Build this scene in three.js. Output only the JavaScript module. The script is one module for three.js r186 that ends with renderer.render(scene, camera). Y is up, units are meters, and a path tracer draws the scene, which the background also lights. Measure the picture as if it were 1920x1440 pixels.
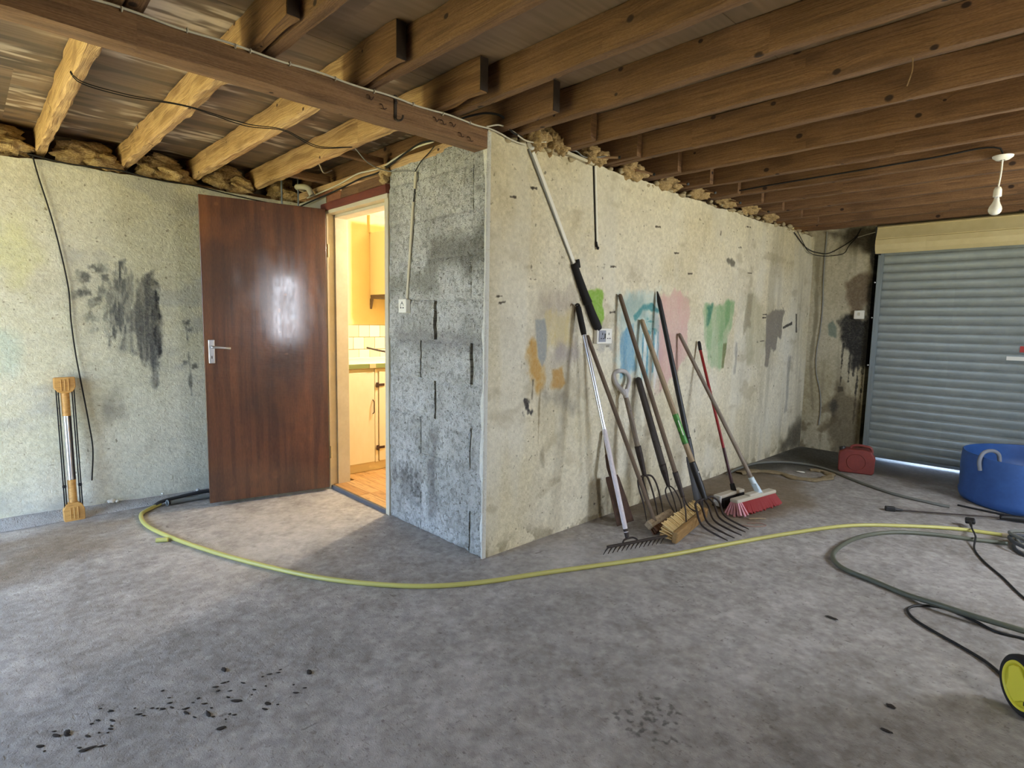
import * as THREE from 'three';
import { mergeGeometries, toCreasedNormals, mergeVertices } from 'three/addons/utils/BufferGeometryUtils.js';
import { RoundedBoxGeometry } from 'three/addons/geometries/RoundedBoxGeometry.js';
import { RectAreaLightUniformsLib } from 'three/addons/lights/RectAreaLightUniformsLib.js';

// ------------------------------------------------------------------ camera, sky, sun, exposure
const scene = new THREE.Scene();
const R2D = Math.PI / 180;
const CAM = { x: 2.199, y: 1.2416, z: 1.9175, yaw: 0.806145, pitch: -0.106357, roll: 0.0183, f: 1078 };
const camera = new THREE.PerspectiveCamera(2 * Math.atan(720 / CAM.f) / R2D, 1920 / 1440, 0.05, 300);
camera.position.set(CAM.x, CAM.y, CAM.z);
camera.rotation.set(CAM.pitch, CAM.yaw, CAM.roll, 'YXZ');
camera.updateMatrixWorld(true);

RectAreaLightUniformsLib.init();
const renderer = new THREE.WebGLRenderer({ antialias: true });
renderer.shadowMap.enabled = true;
renderer.toneMapping = THREE.LinearToneMapping;
renderer.toneMappingExposure = 1.85;

// high sun in front of the open garage doorway (+z), thin cloud
const sunDir = new THREE.Vector3(0.30, 1.25, 0.85).normalize();
// a bright, thinly clouded sky, nearly even in every direction
scene.background = new THREE.Color(0.60, 0.86, 1.32);
scene.backgroundIntensity = 6.2;
const sun = new THREE.DirectionalLight(new THREE.Color(1.0, 0.93, 0.80), 14);
sun.position.copy(sunDir).multiplyScalar(20);
sun.castShadow = true;
sun.shadow.mapSize.set(2048, 2048);
Object.assign(sun.shadow.camera, { left: -8, right: 8, top: 8, bottom: -8, near: 1, far: 45 });
scene.add(sun, sun.target);

// ------------------------------------------------------------------ helpers
let seed = 7;
const rnd = () => { seed = (seed * 1664525 + 1013904223) % 4294967296; return seed / 4294967296; };
const rr = (a, b) => a + (b - a) * rnd();
const V = (x, y, z) => new THREE.Vector3(x, y, z);
const clamp = (x, a = 0, b = 1) => x < a ? a : x > b ? b : x;
const sstep = (a, b, x) => { const t = clamp((x - a) / (b - a)); return t * t * (3 - 2 * t); };
const lerp = (a, b, t) => a + (b - a) * t;
// value noise on a 256 lattice
const LAT = new Float32Array(65536);
for (let i = 0; i < 65536; i++) LAT[i] = rnd();
function vn(x, y) {
  const xi = Math.floor(x), yi = Math.floor(y);
  let fx = x - xi, fy = y - yi; fx = fx * fx * (3 - 2 * fx); fy = fy * fy * (3 - 2 * fy);
  const x0 = xi & 255, x1 = (xi + 1) & 255, y0 = (yi & 255) << 8, y1 = ((yi + 1) & 255) << 8;
  const a = LAT[y0 + x0], b = LAT[y0 + x1], c = LAT[y1 + x0], d = LAT[y1 + x1];
  return a + (b - a) * fx + (c - a + (a - b - c + d) * fx) * fy;
}
function fbm(x, y, o = 4) { let s = 0, a = 0.5, n = 0; for (let i = 0; i < o; i++) { s += a * vn(x, y); n += a; x = x * 2.03 + 17.3; y = y * 2.03 + 31.7; a *= 0.5; } return s / n; }
const hash1 = (i) => LAT[(i * 7919 + 13) & 65535];

// a texture from a function of metres (s, t): fn returns [r,g,b] in sRGB 0..255; marks are painted over it
function colourMap(w, h, sm, tm, fn, marks = []) {
  const d = new Uint8Array(w * h * 4);
  for (let j = 0, k = 0; j < h; j++) for (let i = 0; i < w; i++, k += 4) {
    const c = fn((i + 0.5) / w * sm, (j + 0.5) / h * tm);
    d[k] = clamp(c[0], 0, 255); d[k + 1] = clamp(c[1], 0, 255); d[k + 2] = clamp(c[2], 0, 255); d[k + 3] = 255;
  }
  for (const m of marks) blot(d, w, h, sm, tm, m);
  const t = new THREE.DataTexture(d, w, h); t.colorSpace = THREE.SRGBColorSpace;
  return finish(t);
}
function greyMap(w, h, sm, tm, fn) {
  const d = new Uint8Array(w * h * 4);
  for (let j = 0, k = 0; j < h; j++) for (let i = 0; i < w; i++, k += 4) {
    const c = clamp(fn((i + 0.5) / w * sm, (j + 0.5) / h * tm)) * 255;
    d[k] = d[k + 1] = d[k + 2] = c; d[k + 3] = 255;
  }
  return finish(new THREE.DataTexture(d, w, h));
}
function finish(t) { t.wrapS = t.wrapT = THREE.RepeatWrapping; t.magFilter = THREE.LinearFilter; t.minFilter = THREE.LinearMipmapLinearFilter; t.generateMipmaps = true; t.needsUpdate = true; return t; }
// paint, damp, soot: a ragged patch bounded by a polygon in metres
function blot(d, w, h, sm, tm, { p, c, a = 0.8, soft = 0.02, rag = 0.04, f = 18, streak = 0, sx = 60, sy = 5, thr = 0 }) {
  let s0 = 1e9, s1 = -1e9, t0 = 1e9, t1 = -1e9;
  for (const [s, t] of p) { s0 = Math.min(s0, s); s1 = Math.max(s1, s); t0 = Math.min(t0, t); t1 = Math.max(t1, t); }
  const m = soft + rag; s0 -= m; s1 += m; t0 -= m; t1 += m;
  const i0 = Math.max(0, Math.floor(s0 / sm * w)), i1 = Math.min(w - 1, Math.ceil(s1 / sm * w)), j0 = Math.max(0, Math.floor(t0 / tm * h)), j1 = Math.min(h - 1, Math.ceil(t1 / tm * h)), n = p.length;
  for (let j = j0; j <= j1; j++) for (let i = i0; i <= i1; i++) {
    const s = (i + 0.5) / w * sm, t = (j + 0.5) / h * tm;
    let inside = false, dist = 1e9;
    for (let q = 0, r = n - 1; q < n; r = q++) {
      const [ax, ay] = p[q], [bx, by] = p[r];
      if ((ay > t) !== (by > t) && s < (bx - ax) * (t - ay) / (by - ay) + ax) inside = !inside;
      const ex = bx - ax, ey = by - ay, u = clamp(((s - ax) * ex + (t - ay) * ey) / (ex * ex + ey * ey + 1e-9)), dx = s - ax - u * ex, dy = t - ay - u * ey;
      dist = Math.min(dist, dx * dx + dy * dy);
    }
    const sd = (inside ? 1 : -1) * Math.sqrt(dist) + (fbm(s * f + 3, t * f * 0.7 + 9, 3) - 0.5) * 2 * rag;
    let k = sstep(-soft, soft, sd) * a;
    if (streak) k *= 1 - streak * sstep(0.35 + thr, 0.6 + thr, fbm(s * sx + 40, t * sy + 7, 3));
    k *= 0.8 + 0.4 * (fbm(s * 90, t * 90, 2) - 0.25);
    if (k <= 0.003) continue;
    k = Math.min(k, 1);
    const o = (j * w + i) * 4;
    d[o] = lerp(d[o], c[0], k); d[o + 1] = lerp(d[o + 1], c[1], k); d[o + 2] = lerp(d[o + 2], c[2], k);
  }
}
const mixc = (a, b, t) => [a[0] + (b[0] - a[0]) * t, a[1] + (b[1] - a[1]) * t, a[2] + (b[2] - a[2]) * t];

// geometry
const xf = new WeakMap();      // world position of every thing, so that its parts may be given in world metres
const used = {};
function numbered(n) { const k = used[n] = (used[n] ?? -1) + 1; return k ? `${n}_${String(k).padStart(3, '0')}` : n; }
function thing(name, label, category, base = [0, 0, 0], group) {
  const o = new THREE.Group(); o.name = numbered(name); o.position.set(...base); scene.add(o);
  o.userData = { label, category }; if (group) o.userData.group = group;
  xf.set(o, V(...base)); return o;
}
function struct(name, base = [0, 0, 0]) { const o = new THREE.Group(); o.name = name; o.position.set(...base); o.userData = { kind: 'structure' }; scene.add(o); xf.set(o, V(...base)); return o; }
function merged(g) {
  if (!Array.isArray(g)) return g;
  const l = g.map((q) => { const n = q.index ? q.toNonIndexed() : q; for (const k of Object.keys(n.attributes)) if (!['position', 'normal', 'uv'].includes(k)) n.deleteAttribute(k); return n; });
  return l.length === 1 ? l[0] : mergeGeometries(l);
}
function mesh(parent, name, g, m, label) {
  const geo = merged(g), b = xf.get(parent) ?? V(0, 0, 0);
  geo.translate(-b.x, -b.y, -b.z);
  const o = new THREE.Mesh(geo, m); o.name = name; o.castShadow = o.receiveShadow = true; if (label) o.userData.label = label;
  parent.add(o); xf.set(o, b); return o;
}
function single(name, label, category, g, m, group) {   // a thing that is one mesh, its origin at the middle of its base
  const geo = merged(g); geo.computeBoundingBox(); const bb = geo.boundingBox, b = V((bb.min.x + bb.max.x) / 2, bb.min.y, (bb.min.z + bb.max.z) / 2);
  geo.translate(-b.x, -b.y, -b.z);
  const o = new THREE.Mesh(geo, m); o.name = numbered(name); o.position.copy(b); o.castShadow = o.receiveShadow = true; scene.add(o);
  o.userData = { label, category }; if (group) o.userData.group = group;
  xf.set(o, b); return o;
}
// uv from position: the two axes across the dominant normal, in metres over (su, sv)
function boxUV(g, su = 1, sv = su, off = [0, 0]) {
  g = g.index ? g.toNonIndexed() : g; if (!g.attributes.normal) g.computeVertexNormals();
  const P = g.attributes.position, uv = new Float32Array(P.count * 2), A = V(), B = V(), C = V();
  for (let i = 0; i < P.count; i += 3) {
    A.fromBufferAttribute(P, i); B.fromBufferAttribute(P, i + 1); C.fromBufferAttribute(P, i + 2);
    const n = B.clone().sub(A).cross(C.clone().sub(A)), x = Math.abs(n.x), y = Math.abs(n.y), z = Math.abs(n.z);
    [A, B, C].forEach((p, k) => { const [u, v] = x >= y && x >= z ? [p.z, p.y] : y >= z ? [p.x, p.z] : [p.x, p.y]; uv[(i + k) * 2] = u / su + off[0]; uv[(i + k) * 2 + 1] = v / sv + off[1]; });
  }
  g.setAttribute('uv', new THREE.BufferAttribute(uv, 2)); return g;
}
function planeUV(g, fu, fv) { g = g.index ? g.toNonIndexed() : g; const P = g.attributes.position, uv = new Float32Array(P.count * 2), A = V(); for (let i = 0; i < P.count; i++) { A.fromBufferAttribute(P, i); uv[i * 2] = fu(A); uv[i * 2 + 1] = fv(A); } g.setAttribute('uv', new THREE.BufferAttribute(uv, 2)); return g; }
const box = (x0, x1, y0, y1, z0, z1, r = 0) => (r ? new RoundedBoxGeometry(x1 - x0, y1 - y0, z1 - z0, 2, r) : new THREE.BoxGeometry(x1 - x0, y1 - y0, z1 - z0)).translate((x0 + x1) / 2, (y0 + y1) / 2, (z0 + z1) / 2);
const UPY = V(0, 1, 0);
// local y runs from a to b, local x as near as can be to side
function along(g, a, dir, side = V(1, 0, 0)) {
  const y = dir.clone().normalize(), x = side.clone().addScaledVector(y, -side.dot(y)).normalize(), z = x.clone().cross(y);
  return g.applyMatrix4(new THREE.Matrix4().makeBasis(x, y, z).setPosition(a));
}
function rod(a, b, ra, rb = ra, m = 12) { const d = b.clone().sub(a), L = d.length(); return along(new THREE.CylinderGeometry(rb, ra, L, m, 1).translate(0, L / 2, 0), a, d, Math.abs(d.x) > 0.9 * L ? V(0, 0, 1) : V(1, 0, 0)); }
// lathe: [[r, h], ...] along a direction
function lathe(pts, a, dir = UPY, m = 24, side = V(1, 0, 0)) { return along(new THREE.LatheGeometry(pts.map(([r, h]) => new THREE.Vector2(Math.max(r, 1e-4), h)), m), a, dir, Math.abs(dir.x) > 0.9 ? V(0, 0, 1) : side); }
function tube(pts, r, n = 0, m = 8, closed = false) {
  const c = new THREE.CatmullRomCurve3(pts, closed, 'centripetal'), g = [new THREE.TubeGeometry(c, n || pts.length * 6, r, m, closed)];
  if (!closed) for (const t of [0, 1]) { const p = c.getPoint(t), q = c.getTangent(t).multiplyScalar(t ? 1 : -1); g.push(along(new THREE.CircleGeometry(r, m).rotateX(-Math.PI / 2), p, q, Math.abs(q.x) > 0.9 ? V(0, 0, 1) : V(1, 0, 0))); }
  return merged(g);
}
// tapered tube through points with a radius for each
function taper(pts, rs, m = 8, per = 5) {
  const c = new THREE.CatmullRomCurve3(pts, false, 'centripetal'), n = pts.length * per, F = c.computeFrenetFrames(n, false), pos = [], uv = [], idx = [];
  for (let i = 0; i <= n; i++) {
    const t = i / n, p = c.getPoint(t), s = t * (rs.length - 1), k = Math.min(Math.floor(s), rs.length - 2), r = lerp(rs[k], rs[k + 1], s - k), T = F.normals[i], B = F.binormals[i];
    for (let j = 0; j <= m; j++) { const a = j / m * 2 * Math.PI; pos.push(p.x + r * (Math.cos(a) * T.x + Math.sin(a) * B.x), p.y + r * (Math.cos(a) * T.y + Math.sin(a) * B.y), p.z + r * (Math.cos(a) * T.z + Math.sin(a) * B.z)); uv.push(t, j / m); }
  }
  for (let i = 0; i < n; i++) for (let j = 0; j < m; j++) { const a = i * (m + 1) + j, b = a + m + 1; idx.push(a, a + 1, b, b, a + 1, b + 1); }
  for (const i of [0, n]) { const o = pos.length / 3; const p = c.getPoint(i / n); pos.push(p.x, p.y, p.z); uv.push(0, 0); for (let j = 0; j < m; j++) { const a = i * (m + 1) + j; i ? idx.push(o, a, a + 1) : idx.push(o, a + 1, a); } }
  const g = new THREE.BufferGeometry(); g.setAttribute('position', new THREE.Float32BufferAttribute(pos, 3)); g.setAttribute('uv', new THREE.Float32BufferAttribute(uv, 2)); g.setIndex(idx); g.computeVertexNormals(); return g;
}
// sawn timber from a to b: h high (y), w wide, worn arrises, slight waviness; u runs with the grain
let timberN = 0;
function timber(a, b, w, h, { ch = 0.007, wob = 0.0025, n = 0, side } = {}) {
  const d = b.clone().sub(a), L = d.length(), N = n || Math.max(2, Math.round(L / 0.07)), id = ++timberN, pos = [], uv = [], idx = [];
  const X = d.normalize(), Z = side ? side.clone() : X.clone().cross(UPY).normalize(), Y = Z.clone().cross(X).normalize();
  const c = Math.min(ch, w * 0.4, h * 0.4), prof = [[-w / 2 + c, -h / 2], [w / 2 - c, -h / 2], [w / 2 - c * 0.3, -h / 2 + c * 0.3], [w / 2, -h / 2 + c], [w / 2, h / 2 - c], [w / 2 - c * 0.3, h / 2 - c * 0.3], [w / 2 - c, h / 2], [-w / 2 + c, h / 2], [-w / 2 + c * 0.3, h / 2 - c * 0.3], [-w / 2, h / 2 - c], [-w / 2, -h / 2 + c], [-w / 2 + c * 0.3, -h / 2 + c * 0.3]];
  const M = prof.length, o1 = hash1(id) * 10, o2 = hash1(id + 50) * 10; let per = [0];
  for (let j = 1; j <= M; j++) per[j] = per[j - 1] + Math.hypot(prof[j % M][0] - prof[j - 1][0], prof[j % M][1] - prof[j - 1][1]);
  for (let i = 0; i <= N; i++) {
    const s = i / N * L;
    for (let j = 0; j <= M; j++) {
      const [pz, py] = prof[j % M], k = wob * 2, dz = (vn(s * 7 + o1, (j % M) * 1.7 + o2) - 0.5) * k, dy = (vn(s * 9 + o2, (j % M) * 1.3 + o1) - 0.5) * k;
      const p = a.clone().addScaledVector(X, s).addScaledVector(Z, pz + dz).addScaledVector(Y, py + dy); pos.push(p.x, p.y, p.z); uv.push(s / 1.6 + o1, per[j] / 0.4 + o2);
    }
  }
  for (let i = 0; i < N; i++) for (let j = 0; j < M; j++) { const q = i * (M + 1) + j, r = q + M + 1; idx.push(q, r, q + 1, r, r + 1, q + 1); }
  for (const i of [0, N]) { const o = pos.length / 3; let cx = a.clone().addScaledVector(X, i / N * L); pos.push(cx.x, cx.y, cx.z); uv.push(o1, o2); for (let j = 0; j < M; j++) { const q = (i * (M + 1) + j) * 3; pos.push(pos[q], pos[q + 1], pos[q + 2]); uv.push(o1 + prof[j][0] / 1.6, o2 + prof[j][1] / 0.4); } for (let j = 0; j < M; j++) { const p1 = o + 1 + j, p2 = o + 1 + (j + 1) % M; i ? idx.push(o, p2, p1) : idx.push(o, p1, p2); } }
  const g = new THREE.BufferGeometry(); g.setAttribute('position', new THREE.Float32BufferAttribute(pos, 3)); g.setAttribute('uv', new THREE.Float32BufferAttribute(uv, 2)); g.setIndex(idx); g.computeVertexNormals();
  return toCreasedNormals(g, 0.7);
}
// lumpy blob for glass wool, mortar and rubble
function lump(c, rx, ry, rz, amp = 0.35, f = 2.2, det = 3) {
  const g = mergeVertices(new THREE.IcosahedronGeometry(1, det).deleteAttribute('uv').deleteAttribute('normal')), P = g.attributes.position, o = hash1(Math.floor((c.x * 37 + c.z * 91 + c.y * 13) * 100) & 65535) * 100;
  for (let i = 0; i < P.count; i++) { const x = P.getX(i), y = P.getY(i), z = P.getZ(i), k = 1 + amp * 2 * (fbm(x * f + o + z * 1.3, y * f + o - z * 1.7, 3) - 0.5) + amp * 0.5 * (vn(x * f * 4 + o, z * f * 4 + y * 9) - 0.5); P.setXYZ(i, c.x + x * k * rx, c.y + y * k * ry, c.z + z * k * rz); }
  g.computeVertexNormals(); return boxUV(g, 0.25);
}
const fl = (pts, y) => pts.map(([x, z]) => V(x, y, z));
const std = (o) => new THREE.MeshStandardMaterial({ roughness: 0.85, metalness: 0, ...o });
const phy = (o) => new THREE.MeshPhysicalMaterial({ roughness: 0.5, ...o });

// ------------------------------------------------------------------ surfaces (colour only: grain, dirt, paint)
const W = 2.2, L = 4.414, ZF = 3.6, XR = 3.3, CEIL = 2.33, JB = 2.19;   // left wall x=-W, shutter wall z=-L, front wall, right wall, board underside, joist underside
const pit = (s, t, f, th) => sstep(th, th + 0.06, vn(s * f, t * f) * 0.7 + vn(s * f * 2.3 + 9, t * f * 2.3) * 0.3);
function plaster(base, warm, s, t) {
  const m = fbm(s * 1.6 + 5, t * 1.6, 5), q = fbm(s * 7 + 11, t * 5 + 3, 4), g = fbm(s * 60, t * 60, 3);
  let c = mixc(base, warm, sstep(0.35, 0.7, m)); c = mixc(c, [160, 150, 128], 0.16 * sstep(0.5, 0.8, q));
  const k = (g - 0.5) * 34 + (vn(s * 260, t * 260) - 0.5) * 16; c = [c[0] + k, c[1] + k, c[2] + k];
  return mixc(c, [112, 102, 80], 0.6 * pit(s + 3, t, 46, 0.84));
}
const P = (pts, ds, dt = 0, sg = 1) => pts.map(([s, t]) => [sg * s + ds, t + dt]);
// left wall, s = 1.9 - z ... painted over s = z + 3 (texture spans z -3..4)
const leftMap = colourMap(2048, 1024, 4.2, 2.3, (s, t) => {
  let c = plaster([217, 213, 190], [206, 202, 174], s, t);
  const br = fbm(s * 14, t * 60 + 40, 3); c = mixc(c, [222, 220, 200], 0.3 * sstep(0.5, 0.75, br));
  const damp = fbm(s * 3 + 60, t * 5 + 12, 4); c = mixc(c, [160, 162, 158], 0.4 * sstep(0.56, 0.76, damp));
  return c;
}, [
  { p: P([[1.70, 1.745], [1.6, 1.787], [1.563, 1.609], [1.602, 1.33], [1.67, 1.388], [1.717, 1.565]], 0.4), c: [214, 212, 134], a: 0.4, soft: 0.06, rag: 0.08, f: 9 },
  { p: P([[1.76, 1.15], [1.675, 1.10], [1.672, 0.926], [1.767, 0.899]], 0.4), c: [158, 190, 182], a: 0.35, soft: 0.06, rag: 0.06, f: 9 },
  { p: P([[1.366, 1.517], [1.257, 1.558], [1.191, 1.48], [1.212, 1.212], [1.277, 1.144], [1.355, 1.21], [1.388, 1.339]], 0.4), c: [112, 114, 104], a: 0.7, soft: 0.05, rag: 0.09, f: 22, streak: 0.75, sx: 40, sy: 22 },
  ...[[1.307, 1.537], [1.341, 1.486], [1.272, 1.524], [1.343, 1.454], [1.36, 1.379], [1.333, 1.374], [1.259, 1.394], [0.793, 1.201], [0.778, 1.154], [1.242, 1.477], [1.281, 1.343], [0.81, 0.93], [0.75, 0.90], [1.1, 1.0]].map(([z, y]) => ({ p: P([[z - 0.016, y - 0.012], [z + 0.016, y - 0.014], [z + 0.018, y + 0.012], [z - 0.015, y + 0.014]], 0.4), c: [84, 84, 80], a: 0.75, soft: 0.012, rag: 0.015, f: 60 })),
  { p: P([[1.031, 1.515], [0.985, 1.518], [0.957, 1.461], [0.977, 1.356], [0.952, 1.216], [0.953, 1.039], [0.975, 0.808], [1.007, 0.774], [1.024, 0.81], [1.039, 0.9], [1.068, 0.989], [1.087, 1.041], [1.107, 1.111], [1.115, 1.214], [1.097, 1.351], [1.069, 1.454]], 0.4), c: [78, 78, 76], a: 0.9, soft: 0.02, rag: 0.035, f: 26, streak: 0.35, sx: 50, sy: 5, thr: 0.05 },
  { p: P([[0.985, 1.45], [0.96, 1.45], [0.955, 1.2], [0.965, 0.95], [0.985, 1.0], [0.99, 1.2]], 0.4), c: [36, 37, 40], a: 0.9, soft: 0.012, rag: 0.03, f: 30, streak: 0.5, sx: 60, sy: 8 },
  { p: P([[1.167, 1.582], [1.138, 1.584], [1.126, 1.485], [1.101, 1.527], [1.103, 1.418], [1.141, 1.281], [1.155, 1.025], [1.175, 1.026], [1.174, 1.179], [1.226, 1.043], [1.24, 1.027], [1.232, 1.212], [1.195, 1.347], [1.183, 1.481]], 0.4), c: [70, 72, 72], a: 0.9, soft: 0.016, rag: 0.03, f: 26, streak: 0.75, sx: 80, sy: 14 },
  { p: P([[1.20, 1.45], [1.10, 1.5], [1.06, 1.3], [1.10, 1.0], [1.2, 1.02], [1.22, 1.2]], 0.4), c: [120, 120, 112], a: 0.7, soft: 0.04, rag: 0.05, f: 18, streak: 0.6, sx: 60, sy: 8 },
  { p: P([[0.80, 1.25], [0.79, 0.95], [0.78, 0.7], [0.785, 0.95]], 0.4), c: [90, 90, 82], a: 0.7, soft: 0.008, rag: 0.02 },
  { p: P([[1.3, 0.72], [1.22, 0.75], [1.2, 0.6], [1.28, 0.55]], 0.4), c: [110, 106, 98], a: 0.5, soft: 0.05, rag: 0.06, f: 12 },
]);
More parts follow.
